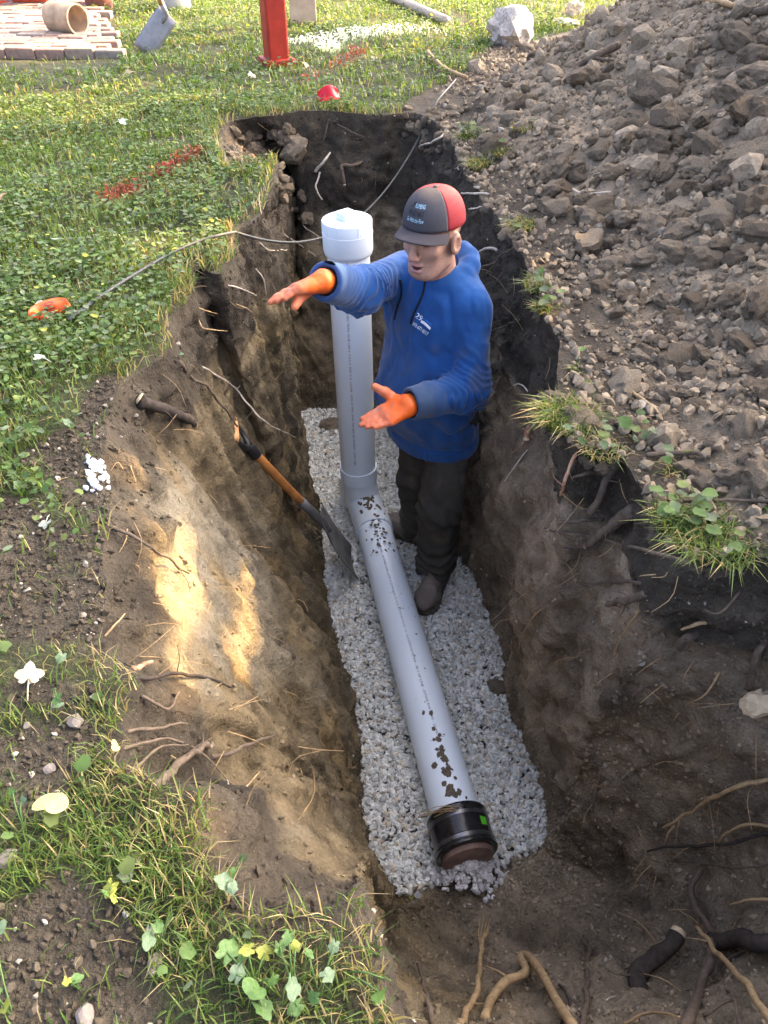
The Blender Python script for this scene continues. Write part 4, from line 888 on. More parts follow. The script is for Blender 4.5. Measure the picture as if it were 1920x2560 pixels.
# ---------------------------------------------------------------- turf
GREENS = np.array([[.10,.165,.028],[.08,.146,.033],[.132,.184,.04],[.066,.118,.028],[.155,.198,.047]]); TAN = np.array([[.36,.28,.13],[.28,.22,.10],[.42,.34,.18]])
def blades(pos, h, lean, az, wid, cols):
    m = len(pos); dx = np.stack([np.cos(az), np.sin(az), az*0], 1); sd = np.stack([-np.sin(az+.6), np.cos(az+.6), az*0], 1)*wid[:, None]; up = np.array([0,0,1.])
    mid = pos+dx*(lean*h*.35)[:, None]+up*(h*.62)[:, None]*np.sqrt(np.maximum(.05, 1-np.minimum(lean, .95)**2*.4))[:, None]; tip = pos+dx*(lean*h)[:, None]+up*(h*np.where(lean < .9, 1-.35*lean, .45))[:, None]
    V = np.stack([pos-sd, pos+sd, mid-sd*.8, mid+sd*.8, tip], 1).reshape(-1, 3); o = (np.arange(m)*5)[:, None]
    F = np.concatenate([o+np.array([[0,1,3]]), o+np.array([[0,3,2]]), o+np.array([[2,3,4]])]); return V, F, np.repeat(cols, 5, 0)
def leaves(pos, r, tilt_az, tilt, cols, lobes=7, notch=.55):
    m = len(pos); a = np.linspace(0, 2*np.pi, lobes, endpoint=False); rad = np.ones(lobes); rad[0] = notch
    az = cr.uniform(0, 6.28, m); L = np.stack([rad*np.cos(a), rad*np.sin(a), .18*rad**2*np.cos(2*a)], 1); L = np.vstack([L, [[.1, 0, -.12]]])
    ca, sa = np.cos(az), np.sin(az); x = L[None, :, 0]*ca[:, None]-L[None, :, 1]*sa[:, None]; y = L[None, :, 0]*sa[:, None]+L[None, :, 1]*ca[:, None]; z = np.broadcast_to(L[None, :, 2], x.shape)
    ct, st = np.cos(tilt), np.sin(tilt); tx, ty = np.cos(tilt_az)[:, None], np.sin(tilt_az)[:, None]; u = x*tx+y*ty; vv = -x*ty+y*tx
    u2 = u*ct[:, None]+z*st[:, None]; z2 = -u*st[:, None]+z*ct[:, None]; x2 = u2*tx-vv*ty; y2 = u2*ty+vv*tx
    V = np.stack([x2, y2, z2], -1)*r[:, None, None]+pos[:, None]; n1 = lobes+1; o = (np.arange(m)*n1)[:, None, None]; tri = np.stack([np.arange(lobes), (np.arange(lobes)+1) % lobes, np.full(lobes, lobes)], 1)
    return V.reshape(-1, 3), (tri[None]+o).reshape(-1, 3), np.repeat(cols, n1, 0)
def paint_tint(x, y, c):                    # sprayed utility marks on the turf
    for (A, B, wd, tc, am) in MARKS:
        ab = B-A; t = np.clip(((x-A[0])*ab[0]+(y-A[1])*ab[1])/(ab@ab), 0, 1); d = np.hypot(x-A[0]-t*ab[0], y-A[1]-t*ab[1]); k = sstep(wd, wd*.4, d)*(cr.random(len(x)) < am); c = mixc(c, tc, k*.9)
    return c
g2 = lambda a, b: at(a, b, 0)[:2]
RED = np.array([.28,.05,.035]); WHT = np.array([.72,.80,.82])
MARKS = [(g2(485,395), g2(420,430), .06, RED, .85), (g2(330,475), g2(275,500), .07, RED, .9), (g2(420,430), g2(330,475), .04, RED, .4), (g2(900,130), g2(850,165), .09, RED, .85), (g2(850,165), g2(760,205), .07, RED, .6),
         (g2(760,110), g2(960,85), .22, WHT, .95), (g2(820,130), g2(825,95), .13, WHT, .97), (g2(1000,85), g2(1080,80), .16, WHT, .8)]
def turf_points(N, x0, x1, y0, y1, seed):
    r = np.random.default_rng(seed); x = r.uniform(x0, x1, N); y = r.uniform(y0, y1, N); ok = (np.abs(x) < .60*y+.55) & ~in_trench(x, y); x, y = x[ok], y[ok]
    b = bare(x, y); n1 = fbm(np.stack([x*5, y*5, x*0], -1), 3, 45); ok = (r.random(len(x)) > b) & (r.random(len(x)) < .62+.5*n1); return x[ok], y[ok]
PATIO = zpoly([(-700,60),(0,45),(290,35),(300,175),(0,190),(-700,200)])
allV, allF, allC, off = [], [], [], 0
def push(V, F, C):
    global off
    allV.append(V); allF.append(F+off); allC.append(C); off += len(V)
def pal(m, dry):
    c = GREENS[cr.integers(0, 5, m)]*cr.uniform(.75, 1.3, (m, 1)); t = cr.random(m) < dry; c[t] = TAN[cr.integers(0, 3, m)][t]*cr.uniform(.7, 1.2, (m, 1))[t]; return c
for (N, y0, y1, xw, hs_, ws_) in ((90000, .15, 1.0, 1.3, .036, .0012), (90000, 1.0, 2.3, 2.1, .05, .0017), (105000, 2.3, 4.6, 3.3, .048, .0026), (110000, 4.6, 9.5, 6.2, .05, .0042), (40000, 9.5, 16., 9.0, .06, .008)):
    x, y = turf_points(N, -xw, min(xw, 1.5 if y1 < 4.6 else 5.0), y0, y1, int(y0*100)+3)
    ok = ~inpoly(x, y, PATIO) | (cr.random(len(x)) < .12); x, y = x[ok], y[ok]; rd = rim_dist(x, y); edge = np.exp(-rd/.06); m = len(x)
    h = hs_*cr.uniform(.45, 1.25, m)*(1+.35*edge); dry = .06+.5*edge+.1*(fbm(np.stack([x*2.5, y*2.5, x*0], -1), 2, 47) > .3); c = pal(m, dry); c = paint_tint(x, y, c)
    push(*blades(np.stack([x, y, ground_h(x, y)-.004], 1), h, cr.uniform(.2, 1.25, m), cr.uniform(0, 6.28, m), ws_*cr.uniform(.7, 1.3, m), c))
grass = mesh_np('grass', np.concatenate(allV), [np.concatenate(allF)], M_GRASS, None, True, np.concatenate(allC)); tag(grass, 'green lawn grass with dry blades along the trench edge', 'grass', kind='stuff')
allV, allF, allC, off = [], [], [], 0
LG = np.array([[.08,.145,.040],[.10,.165,.048],[.12,.175,.085],[.062,.115,.036],[.15,.195,.06],[.135,.175,.105]])
for (N, y0, y1, xw, rr) in ((900, .15, 1.0, 1.3, .010), (46000, 1.0, 2.3, 2.1, .0088), (80000, 2.3, 4.6, 3.3, .0095), (36000, 4.6, 8.5, 5.6, .0135)):
    x, y = turf_points(N, -xw, min(xw, 1.5), y0, y1, int(y0*100)+9); ok = ~inpoly(x, y, PATIO) & (rim_dist(x, y) > .03); x, y = x[ok], y[ok]
    dn = fbm(np.stack([x*1.8, y*1.8, x*0], -1), 2, 49)-1.3*sstep(4.0, 6.0, y)*0; ok = cr.random(len(x)) < .62+.5*dn; x, y = x[ok], y[ok]; m = len(x)
    c = LG[cr.integers(0, 6, m)]*cr.uniform(.7, 1.3, (m, 1)); yl = cr.random(m) < .015; c[yl] = np.array([.34,.36,.07]); c = paint_tint(x, y, c)
    push(*leaves(np.stack([x, y, ground_h(x, y)+cr.uniform(.018, .052, m)], 1), rr*cr.uniform(.55, 1.3, m), cr.uniform(0, 6.28, m), np.abs(cr.normal(0, .38, m)), c))
cover = mesh_np('clover_cover', np.concatenate(allV), [np.concatenate(allF)], M_LEAF, None, True, np.concatenate(allC)); tag(cover, 'round leaved clover and creeping weeds covering the lawn', 'ground cover', kind='stuff')
# tufts hanging on the far side of the trench, near the heap
def tuft(px, py, rad, count, hgt, label, dry=.3, droop=None, nleaf=0, z=0.0):
    p, nn = hit(px, py); c0 = p if p[2] > -.25 else at(px, py, -.01); m = count; a = cr.uniform(0, 6.28, m); q = rad*np.sqrt(cr.random(m)); pos = np.stack([c0[0]+q*np.cos(a), c0[1]+q*np.sin(a), np.zeros(m)+c0[2]-.01], 1)
    V, F, C = blades(pos, .78*hgt*cr.uniform(.5, 1.2, m), cr.uniform(.4, 1.6, m), np.where(cr.random(m) < .6, (droop if droop is not None else 0)+cr.normal(0, .7, m), cr.uniform(0, 6.28, m)), np.full(m, .0017)*cr.uniform(.7, 1.4, m), pal(m, dry))
    o = thing('grass_tuft', label, 'grass tuft', c0, 'turf clumps left on the trench edge')
    b = mesh_np('blades', V, [F], M_GRASS, None, True, C); adopt(b, o); b['kind'] = 'stuff'
    rp_ = np.stack([c0[0]+rad*.8*np.cos(a), c0[1]+rad*.8*np.sin(a), np.zeros(m)+c0[2]-.01], 1)
    sb = scatter('root_mat', HV5, rp_[:m//6]-np.array([0,0,.02]), cr.uniform(.008, .022, m//6), np.tile(TOP*1.3, (m//6, 1)), M_CRUMB, cr); adopt(sb, o); sb['kind'] = 'stuff'
    if nleaf:
        k = nleaf; ll = np.stack([c0[0]+rad*1.1*cr.normal(0, .6, k), c0[1]+rad*1.1*cr.normal(0, .6, k), c0[2]+cr.uniform(.02, .06, k)], 1); V, F, C = leaves(ll, cr.uniform(.008, .017, k), cr.uniform(0, 6.28, k), np.abs(cr.normal(0, .4, k)), LG[cr.integers(0, 6, k)]*cr.uniform(.8, 1.2, (k, 1)), 9, .6); lf = mesh_np('weed_leaves', V, [F], M_LEAF, None, True, C); adopt(lf, o); lf['kind'] = 'stuff'
    return o
W_ = math.pi
for a_ in ((1425,1050,.065,700,.085,'thick green grass tuft overhanging the trench wall behind the person', .25, W_*1.1, 4), (1505,1118,.05,160,.05,'thin dry tuft with weeds beside the thick grass tuft', .6, W_*1.3, 8), (1590,1100,.03,20,.03,'small weed with round green leaves growing in the crumbly soil', .4, W_, 9),
           (1780,1335,.09,750,.085,'widest grass tuft with weeds at the right rim of the trench', .25, W_*1.4, 16), (1690,1300,.05,160,.06,'weedy patch with round leaves left of the widest tuft', .45, W_*1.2, 14), (1690,1180,.03,60,.05,'sparse yellowish sprig above the weedy patch', .6, W_, 4),
           (1345,715,.045,260,.06,'narrow grass strip level with the shoulder of the person', .3, W_, 5), (1365,770,.03,120,.05,'low grass clump under the narrow grass strip', .35, W_, 6), (1310,570,.05,320,.07,'drooping grass clump right of the red cap', .4, W_, 2),
           (1172,345,.05,260,.06,'round leaved clump on top of the far right rim', .3, W_*1.2, 40), (1200,415,.05,300,.08,'drooping grass clump above and behind the cap', .4, W_*1.2, 3), (1260,385,.045,240,.06,'grass clump on a soil lump near the far right rim', .35, W_, 2), (1310,320,.05,160,.05,'dry grass on a soil lump at the foot of the heap', .6, W_, 1), (1445,925,.02,50,.04,'tiny sprig of grass in the crumbly soil', .3, W_, 2)): tuft(*a_)
# ---------------------------------------------------------------- roots
M_RG = m_plain('grey_root_bark', (.115,.088,.064), .9, .25, .35, 60, .7, .006); M_RT = m_plain('tan_root', (.36,.25,.13), .8, .3, .3, 70, .5, .004); M_RP = m_plain('pale_root', (.50,.43,.34), .8, .3, .25, 70, .4, .003)
M_RO = m_plain('red_orange_root', (.33,.13,.06), .8, .3, .4, 60, .5, .004, c2=(.42,.26,.17)); M_RD = m_plain('dark_root', (.045,.036,.030), .9, .25, .4, 60, .6, .005); M_CUT = m_plain('fresh_cut_wood', (.60,.47,.30), .8, .3, .25, 80, .4, .003)
def path(pts, off0=.0, off1=.03, n=22, wig=.004, seed=0):
    W3 = []
    for i, q in enumerate(pts):
        px, py = q[:2]; o = q[2] if len(q) > 2 else off0+(off1-off0)*math.sin(math.pi*min(1, i/max(1, len(pts)-1))*.75)
        p, nn = hit(px, py); d = raydir(px, py); W3.append(p-d/np.linalg.norm(d)*o)
    S = spline(W3, n); return S+wig*np.stack([fbm(S*22+seed, 2, seed), fbm(S*22+seed+9, 2, seed+1), fbm(S*22+seed+19, 2, seed+2)], 1)
rs_ = 0
def root(pts, r0, r1, mat, label=None, off0=.0, off1=.03, tip=None, parent=None, wig=None):
    global rs_
    rs_ += 1; P_ = path(pts, off0, off1, 26, (wig if wig is not None else min(.006, r0*.9)), rs_); rad = np.linspace(r0, r1, 26)*(1+.18*vnoise(P_*60, rs_))
    if label:
        t = thing('root', label, 'root', P_[0]); tube('root_stem', P_, rad, mat, t, 9)
        for q_ in range(3 if r0 > .004 else 2):
            i_ = int(6+q_*7+rs_ % 4); v_ = unit(np.array([math.sin(rs_*7.1+q_*2.3), math.cos(rs_*3.7+q_*1.9), math.sin(rs_*1.3+q_*4.1)-.3])); l_ = .025+.05*((rs_*37+q_*53) % 100)/100
            tube('rootlet', spline([P_[i_], P_[i_]+v_*l_*.5+np.array([0,0,-.004]), P_[i_]+v_*l_+np.array([.3*l_*math.sin(q_*5+rs_), 0, -.25*l_])], 7), np.linspace(max(.0012, rad[i_]*.3), .0006, 7), mat, t, 5)
        if tip is not None: tube('cut_tip', np.stack([P_[-1]-(P_[-1]-P_[-3])*.05, P_[-1]+unit(P_[-1]-P_[-3])*r1*.7]), [r1*1.04, r1*.9], tip, t, 9)
        return t
    o = tube('root', P_, rad, mat, None, 7); o.parent = parent or tw; return o
# right side
root([(1535,1160),(1504,1226),(1478,1285)], .009, .0095, M_RG, 'thick grey root running down under the thick grass tuft', -.005, .03)
root([(1580,1278),(1545,1300),(1521,1321),(1469,1362)], .018, .010, M_RG, 'stout broken root stub on the right trench wall', -.01, .05, M_RO)
root([(1441,1125),(1423,1174),(1408,1217),(1393,1255)], .0045, .0035, M_RO, 'orange brown root with a pale broken tip hanging under the thick tuft', -.005, .05, M_RP)
root([(1360,1321),(1417,1334),(1478,1341),(1547,1360),(1634,1380),(1721,1408)], .0026, .0042, M_RG, 'long thin grey root crossing the right wall below the weedy patch', .02, .05)
root([(1617,1482),(1569,1503),(1515,1510)], .0085, .0065, M_RG, 'short smooth grey root with cut tip on the right wall', -.005, .06, M_RP)
root([(1738,1577),(1715,1600),(1699,1622)], .011, .010, M_RG, 'short brown root stub low on the right wall', -.01, .05, M_RP)
root([(1326,1066),(1320,1082),(1316,1096)], .011, .0125, M_RO, 'cut root end with pale face sticking out behind the person', -.01, .035, M_CUT)
root([(1912,1600),(1894,1635),(1873,1720)], .006, .008, M_RG, 'upright grey root beside the pale rock at the right edge', -.005, .03)
for pts, r0, r1, mt in (([(1499,1178),(1450,1190),(1395,1204)], .005, .003, M_RG), ([(1504,1297),(1443,1304),(1397,1308)], .006, .005, M_RG), ([(1604,1456),(1530,1456),(1460,1464),(1400,1469)], .0042, .002, M_RG), ([(1764,1556),(1735,1560),(1703,1579)], .005, .003, M_RT),
        ([(1391,1499),(1335,1542),(1304,1595),(1295,1638)], .003, .0016, M_RT), ([(1304,1464),(1265,1516),(1228,1553)], .0025, .0012, M_RP), ([(1319,1124),(1287,1165),(1261,1202)], .003, .0022, M_RP), ([(1560,1300),(1480,1370),(1410,1370)], .003, .002, M_RD), ([(1620,1500),(1560,1580),(1530,1640)], .003, .0015, M_RT),
        ([(1222,487),(1180,482),(1135,486)], .005, .0035, M_RP), ([(1220,512),(1195,518),(1173,524)], .004, .003, M_RP), ([(1245,624),(1215,620),(1197,630)], .006, .004, M_RP), ([(1240,655),(1205,668),(1190,690)], .005, .003, M_RG), ([(1290,620),(1250,640),(1215,690)], .004, .002, M_RG), ([(1300,800),(1260,815),(1225,830)], .004, .002, M_RG),
        ([(1340,1000),(1300,960),(1270,975)], .003, .0015, M_RP), ([(1270,880),(1240,930),(1215,940)], .003, .0015, M_RG), ([(1660,1700),(1590,1730),(1560,1790)], .003, .0015, M_RG), ([(1800,1680),(1760,1740),(1720,1760)], .003, .0015, M_RT), ([(1850,1480),(1800,1530),(1760,1520)], .003, .002, M_RG)):
    root(pts, r0, r1, mt, None, 0, .05)
# near end, bottom of the picture
root([(1213,2545,.02),(1228,2500,.05),(1262,2455,.08),(1316,2432,.10),(1300,2396,.12),(1316,2386,.125),(1349,2423,.12),(1392,2503,.09),(1440,2580,.05)], .011, .0105, M_RT, 'golden brown root bent into a sharp kink at the bottom', 0, 0, None, None, .002)
root([(1085,2575,.0),(1075,2515,.03),(1063,2472,.05),(1048,2412,.06)], .006, .0045, M_RG, 'thin upright grey root left of the frayed root', 0, 0, M_RP)
fr_t = root([(1150,2575,.0),(1164,2533,.04),(1195,2466,.07),(1201,2392,.08),(1216,2320,.07)], .0085, .0055, M_RT, 'tan root with a frayed upper end at the bottom', 0, 0)
for dx in (-14, -5, 5, 13):
    tube('frayed_strand', path([(1203,2390,.08),(1206+dx*.4,2350,.08),(1212+dx,2296,.075)], n=8), np.linspace(.0028, .001, 8), M_RT, fr_t, 6)
root([(1448,2580,.0),(1469,2472,.05),(1472,2380,.06),(1457,2340,.06)], .007, .005, M_RG, 'knobbly upright grey root right of the bent golden root', 0, 0)
lg = root([(1600,2480,-.02),(1592,2432,.03),(1638,2392,.06),(1687,2336,.08)], .022, .019, M_RD, 'short dark sawn root stump with a pale cut face', 0, 0, M_CUT)
root([(1990,2370,-.02),(1920,2361,.05),(1850,2352,.06),(1782,2348,.06)], .020, .017, M_RD, 'thick dark root entering from the right edge', 0, 0)
root([(1755,2158,.02),(1730,2220,.04),(1742,2275,.06),(1779,2335,.085),(1779,2392,.10),(1749,2472,.10),(1712,2575,.08)], .007, .011, M_RG, 'long winding grey root at the lower right', 0, 0)
root([(1742,2321,.10),(1786,2374,.12),(1847,2441,.12),(1930,2550,.10)], .005, .007, M_RT, 'straight tan root crossing in front of the winding root', 0, 0)
rf = root([(1930,1945,.0),(1822,1977,.05),(1767,2005,.06),(1718,2035,.06),(1663,2072,.05)], .0055, .0035, M_RT, 'long forked tan root sticking out of the right wall', 0, 0)
tube('fork', path([(1685,2062,.05),(1672,2080,.05),(1664,2110,.05)], n=8), np.linspace(.0035, .0018, 8), M_RT, rf, 6)
for pts, r0, r1, mt in (([(1930,2066),(1872,2060),(1822,2078),(1795,2115)], .004, .0025, M_RT), ([(1930,2080),(1822,2109),(1700,2115),(1620,2128)], .005, .003, M_RD), ([(1930,2250),(1866,2250),(1822,2262)], .004, .0025, M_RT), ([(1680,2150),(1750,2158),(1830,2168),(1930,2160)], .003, .002, M_RG), ([(1860,2370),(1800,2420),(1830,2500)], .004, .002, M_RG),
        ([(1600,2440),(1540,2435),(1500,2410)], .003, .0012, M_RG), ([(1400,2560),(1420,2500),(1380,2440)], .005, .003, M_RD), ([(1560,2560),(1620,2530),(1700,2540)], .003, .002, M_RT), ([(1760,2540),(1830,2500),(1850,2560)], .004, .002, M_RG), ([(1540,2490),(1520,2500),(1518,2500)], .002, .0015, M_RP)):
    root(pts, r0, r1, mt, None, .01, .06)
# left side
sb = root([(350,997,.02),(395,1015,.035),(440,1034,.03),(470,1048,.015),(488,1062,.0)], .017, .010, M_RD, 'broken barked root stub on the left rim above the shovel', 0, 0, M_RO)
tube('broken_end', path([(351,997,.021),(346,994,.021)], n=4), [.0165,.016,.0145,.011], M_CUT, sb, 9)
root([(506,917),(583,966),(622,1014),(675,1062),(740,1094)], .0036, .0025, M_RP, 'long pale thin root hanging above the shovel handle', .0, .10)
root([(450,908),(482,946),(520,970),(554,1014),(596,1066)], .0055, .0035, M_RG, 'grey root running down to the shovel grip', .0, .07, M_RP)
root([(258,1306),(328,1342),(386,1375),(470,1435)], .0045, .0025, M_RG, 'thin grey root lying across the sunlit left wall', .0, .04)
root([(388,1972),(434,1924),(482,1886),(518,1862)], .008, .0055, M_RG, 'stout root leaning out of the lower left wall', .0, .06, M_RO)
root([(530,1893),(578,1881),(631,1857),(690,1836)], .0045, .0035, M_RG, 'bare twig pointing at the gravel from the lower left wall', .0, .07)
root([(335,1698),(443,1686),(520,1695),(580,1719)], .0042, .0025, M_RD, 'dark root arching across the lower end of the sunlit patch', .0, .05)
for pts, r0, r1, mt in (([(316,1830),(405,1818),(470,1807)], .0035, .002, M_RG), ([(335,1672),(360,1660),(382,1651)], .005, .003, M_RO), ([(310,1870),(420,1850),(500,1880),(580,1960)], .003, .0015, M_RG), ([(320,1940),(400,1870),(470,1860)], .003, .0015, M_RG), ([(350,1740),(420,1770),(450,1730)], .003, .002, M_RG), ([(260,1592),(290,1560),(314,1535)], .002, .0012, M_RT),
        ([(789,430),(812,399),(826,382)], .008, .005, M_RP), ([(740,539),(767,571),(806,598)], .003, .0022, M_RP), ([(708,584),(749,612),(790,640)], .004, .0025, M_RP), ([(649,607),(681,625),(735,623)], .003, .0018, M_RP), ([(570,712),(612,725),(640,738)], .003, .0015, M_RP), ([(498,771),(544,786)], .0025, .0015, M_RT), ([(496,800),(511,822),(568,827)], .0025, .0015, M_RT), ([(591,759),(615,770),(638,787)], .0025, .0015, M_RT),
        ([(820,300),(812,340),(800,380)], .006, .003, M_RD), ([(940,420),(938,470),(940,515)], .004, .002, M_RD), ([(845,310),(880,330),(915,345)], .003, .002, M_RG), ([(1120,330),(1090,350),(1050,365)], .006, .004, M_RP), ([(640,670),(660,700),(665,740)], .003, .0015, M_RP), ([(800,430),(790,470),(805,500)], .006, .004, M_RP)):
    root(pts, r0, r1, mt, None, 0, .05)
hk = root([(905,405,.0),(880,414,.05),(855,414,.07),(857,436,.08),(861,462,.08)], .009, .0075, M_RG, 'hooked root with a pale cut end on the far wall', 0, 0, M_RP, None, .002)
# hair roots
hr = np.random.default_rng(8); hv, hfc, ho_ = [], [], 0
for i in range(330):
    z_ = hr.random()
    if z_ < .55: k_ = None; px, py = hr.uniform(1200, 1920), hr.uniform(560, 2500)
    else: px, py = hr.uniform(250, 1150), hr.uniform(300, 2050)
    p, nn = hit(px, py)
    if p[2] > -.02 or p[2] < -1.15: continue
    L = hr.uniform(.03, .13); d = unit(nn*hr.uniform(.2, 1.0)+hr.normal(size=3)*.6+np.array([0,0,-.5])); d2 = unit(d+hr.normal(size=3)*.5+np.array([0,0,-.5])); V, Fs = tube_geo(spline([p-nn*.005, p+d*L*.5, p+d*L*.5+d2*L*.5], 6), np.linspace(.0014, .0006, 6)*hr.uniform(.7, 1.5), 4, False); hv.append(V); hfc.append(Fs[0]+ho_); ho_ += len(V)
o = mesh_np('hair_roots', np.concatenate(hv), [np.concatenate(hfc)], M_RT, tw, True); o['kind'] = 'stuff'

# ---------------------------------------------------------------- heap twigs, rocks
def twig(pts, r0, r1, mat, label, lift=.012, name='twig', cat='twig'):
    W3 = [hit(px, py)[0]+np.array([0,0,lift]) for px, py in pts]; S = spline(W3, 20); S = S+.006*np.stack([fbm(S*15, 2, 3), fbm(S*15+5, 2, 4), .5*fbm(S*15+9, 2, 5)], 1); t = thing(name, label, cat, S[0]); tube('stem', S, np.linspace(r0, r1, 20)*(1+.2*vnoise(S*30, 2)), mat, t, 9); return t, S
t_, S_ = twig([(1408,222),(1440,185),(1481,162),(1545,130)], .010, .018, M_RG, 'forked grey branch lying at the foot of the soil heap', .03, 'branch', 'branch')
for e_ in ([(1481,162),(1510,168),(1530,168)], [(1440,185),(1435,205),(1425,228)]): tube('side_branch', spline([hit(*q)[0]+np.array([0,0,.03]) for q in e_], 8), np.linspace(.009, .004, 8), M_RG, t_, 8)
twig([(1070,139),(1110,179),(1165,203)], .013, .011, M_RT, 'bent tan stick lying where grass meets soil', .02, 'stick', 'stick')
twig([(1348,272),(1390,262),(1420,245)], .006, .004, M_RG, 'thin grey twig on dark soil below the forked branch')
twig([(1430,482),(1475,492),(1520,488)], .004, .003, M_RP, 'thin straight twig beside a large clod on the heap'); twig([(1575,990),(1620,1020),(1645,1045)], .004, .002, M_RT, 'thin tan twig on crumbly soil behind the weedy patch')
twig([(1610,1150),(1680,1142),(1735,1140),(1770,1155)], .006, .005, M_RG, 'smooth grey twig lying above the weedy patch'); twig([(1700,1265),(1790,1262),(1925,1264)], .004, .003, M_RG, 'long straight thin twig reaching the right edge')
twig([(1880,45),(1905,40),(1935,38)], .016, .018, M_RG, 'thick grey root piece at the top right of the heap', .02, 'root_piece', 'root'); twig([(1760,10),(1800,18),(1830,30)], .014, .010, M_RT, 'tan root piece near the top of the heap', .02, 'root_piece', 'root')
M_ROCK = NT('pale_rock'); kk = M_ROCK; n_ = kk.noise(9, 6, .65); M_ROCK = kk.set(Base_Color=kk.ramp(n_, [(.30, (.10,.08,.06)), (.42, (.46,.42,.36)), (.7, (.66,.62,.55))]), Roughness=.9, Normal=kk.bump(n_, .7, .03))
M_STONE = m_plain('grey_stone', (.22,.19,.165), .85, .3, .35, 25, .5, .006); M_WPEB = m_plain('white_pebble', (.78,.80,.80), .6, .4, .08, 40, .2, .002)
def rock(name, px, py, size, label, mat, sc=(1,1,1), seed=0, z=None, cat='stone', sub=3):
    size = size*(.62 if size < .03 else 1); p = hit(px, py)[0] if z is None else at(px, py, z); me = lump_mesh(name, 300+seed, sub, .8, .25); me.materials.clear(); me.materials.append(mat)
    for pl_ in me.polygons: pl_.use_smooth = False
    o = obj(name, me, None, p+np.array([0,0,size*sc[2]*.4]), (0, 0, seed*1.3), (size*sc[0], size*sc[1], size*sc[2])); tag(o, label, cat); return o
rock('rock', 1283, 104, .21, 'large pale pitted rock at the edge of the lawn by the heap', M_ROCK, (1.05, .8, .85), 1, 0); rock('stone', 1412, 62, .10, 'flat whitish broken slab beside the large pale rock', M_ROCK, (1.2, .8, .4), 2, 0); rock('stone', 1432, 40, .085, 'tan block standing behind the whitish slab', M_CUT, (.9, .8, 1), 3, 0)
rock('stone', 1475, 105, .05, 'small pinkish stone on the soil right of the pale rock', M_STONE, (1, .9, 1), 4); rock('rock', 1897, 1768, .042, 'pale tan rock set in the right wall at the picture edge', M_CUT, (1, .9, 1), 5)
for i, (px, py, sz, lb) in enumerate(((386,2332,.022,'pale pinkish stone in the bare soil at the lower left'), (387,2412,.020,'rounded grey stone below the pale pinkish stone'), (336,2150,.018,'grey cube shaped stone in the lower left grass'), (20,2150,.024,'dark flat stone at the left edge'), (190,1808,.026,'brownish flat stone in the left grass'),
                            (125,1925,.016,'small grey stone in the left soil patch'), (215,2545,.024,'greyish stone at the bottom edge'), (340,1040,.014,'round grey pebble under the broken root stub'), (243,1094,.010,'oval tan pebble on the dark soil above the white pebbles'), (303,1094,.009,'round tan pebble on the dark soil near the left rim'))): rock('stone', px, py, sz, lb, M_STONE, (1, .9, .7), 10+i, None, 'stone', 2)
pb = thing('pebble_pile', 'small heap of clean white pebbles on the dark soil at left', 'pebbles', hit(240,1195)[0]); pr = np.random.default_rng(2); PM = [lump_mesh('pebble', 400+i, 2, .7, .2) for i in range(4)]
for m_ in PM: m_.materials.clear(); m_.materials.append(M_WPEB)
for i in range(46):
    t = pr.random(); px = 240+pr.normal(0, 13)+8*(t-.5); py = 1150+t*80; p, nn = hit(px, py); o = obj('pebble', PM[pr.integers(0, 4)], None, p+nn*pr.uniform(.002, .012), (pr.uniform(0, 6), pr.uniform(0, 6), pr.uniform(0, 6)), pr.uniform(.0055, .009)); adopt(o, pb)

# ---------------------------------------------------------------- cable across the trench
M_CAB = m_plain('dark_cable', (.045,.05,.05), .55, .4, .2, 60, .1)
A_ = at(588, 580, .015); B_ = at(1092, 252, .03); tt = np.linspace(0, 1, 30)[:, None]; span = A_+(B_-A_)*tt; span[:, 2] -= 4*.29*(tt*(1-tt))[:, 0]
span[:, 1] = np.maximum(span[:, 1], 0); lay = [at(px, py, .045) for px, py in ((170,800),(260,735),(350,678),(430,632),(500,602),(550,588))]
cab = thing('cable', 'thin dark cable lying on the grass and hanging across the trench behind the riser', 'cable', A_); tube('cord', np.vstack([spline(lay+[A_], 24)[:-1], span, spline([B_, at(1130,210,.03), at(1150,185,-.03)], 6)[1:]]), .0052, M_CAB, cab, 8)

# ---------------------------------------------------------------- shovels
M_WOOD = m_plain('orange_varnished_wood', (.42,.17,.045), .45, .4, .3, 25, .2, .002); M_WOOD2 = m_plain('worn_ash_grip', (.52,.27,.11), .6, .4, .25, 30, .2); M_BLK = m_plain('black_handle_plastic', (.015,.015,.016), .35, .5, .3, 40, .2); M_BLADE = m_plain('dull_dark_steel', (.17,.165,.155), .6, .4, .35, 18, .3, .002, metal=.5)
M_BLADE2 = m_plain('grey_steel_blade', (.30,.30,.31), .5, .5, .25, 14, .2, .002, metal=.4)
tip = at(876, 1404, ZF+.06); topp = raydir(585, 1075)*2.62+np.array([0,0,CAMH]); AX = unit(topp-tip); LEN = np.linalg.norm(topp-tip)
def proj(P): q = np.asarray(P)-np.array([0, 0, CAMH]); d = q[1]*CP-q[2]*SP; return np.array([960+FPX*q[0]/d, 1280-FPX*(q[1]*SP+q[2]*CP)/d])
e1 = unit(np.cross(AX, [0, 1., 0])); e2 = np.cross(AX, e1); best = 1e9                # turn the blade about its shaft until its edge lies as in the photograph
for ph in np.linspace(0, math.pi, 60):
    w1 = e1*math.cos(ph)+e2*math.sin(ph); pv = proj(tip+w1*.1)-proj(tip-w1*.1); er = min(np.linalg.norm(pv-np.array([-4, -58])), np.linalg.norm(-pv-np.array([-4, -58])))
    if er < best: best = er; SW = w1
SN = np.cross(SW, AX)
if SN@(np.array([0, 0, CAMH])-tip) < 0: SN = -SN; SW = -SW
sh = thing('shovel', 'square blade shovel with orange wood shaft and black yoke leaning on the left wall', 'shovel', tip)
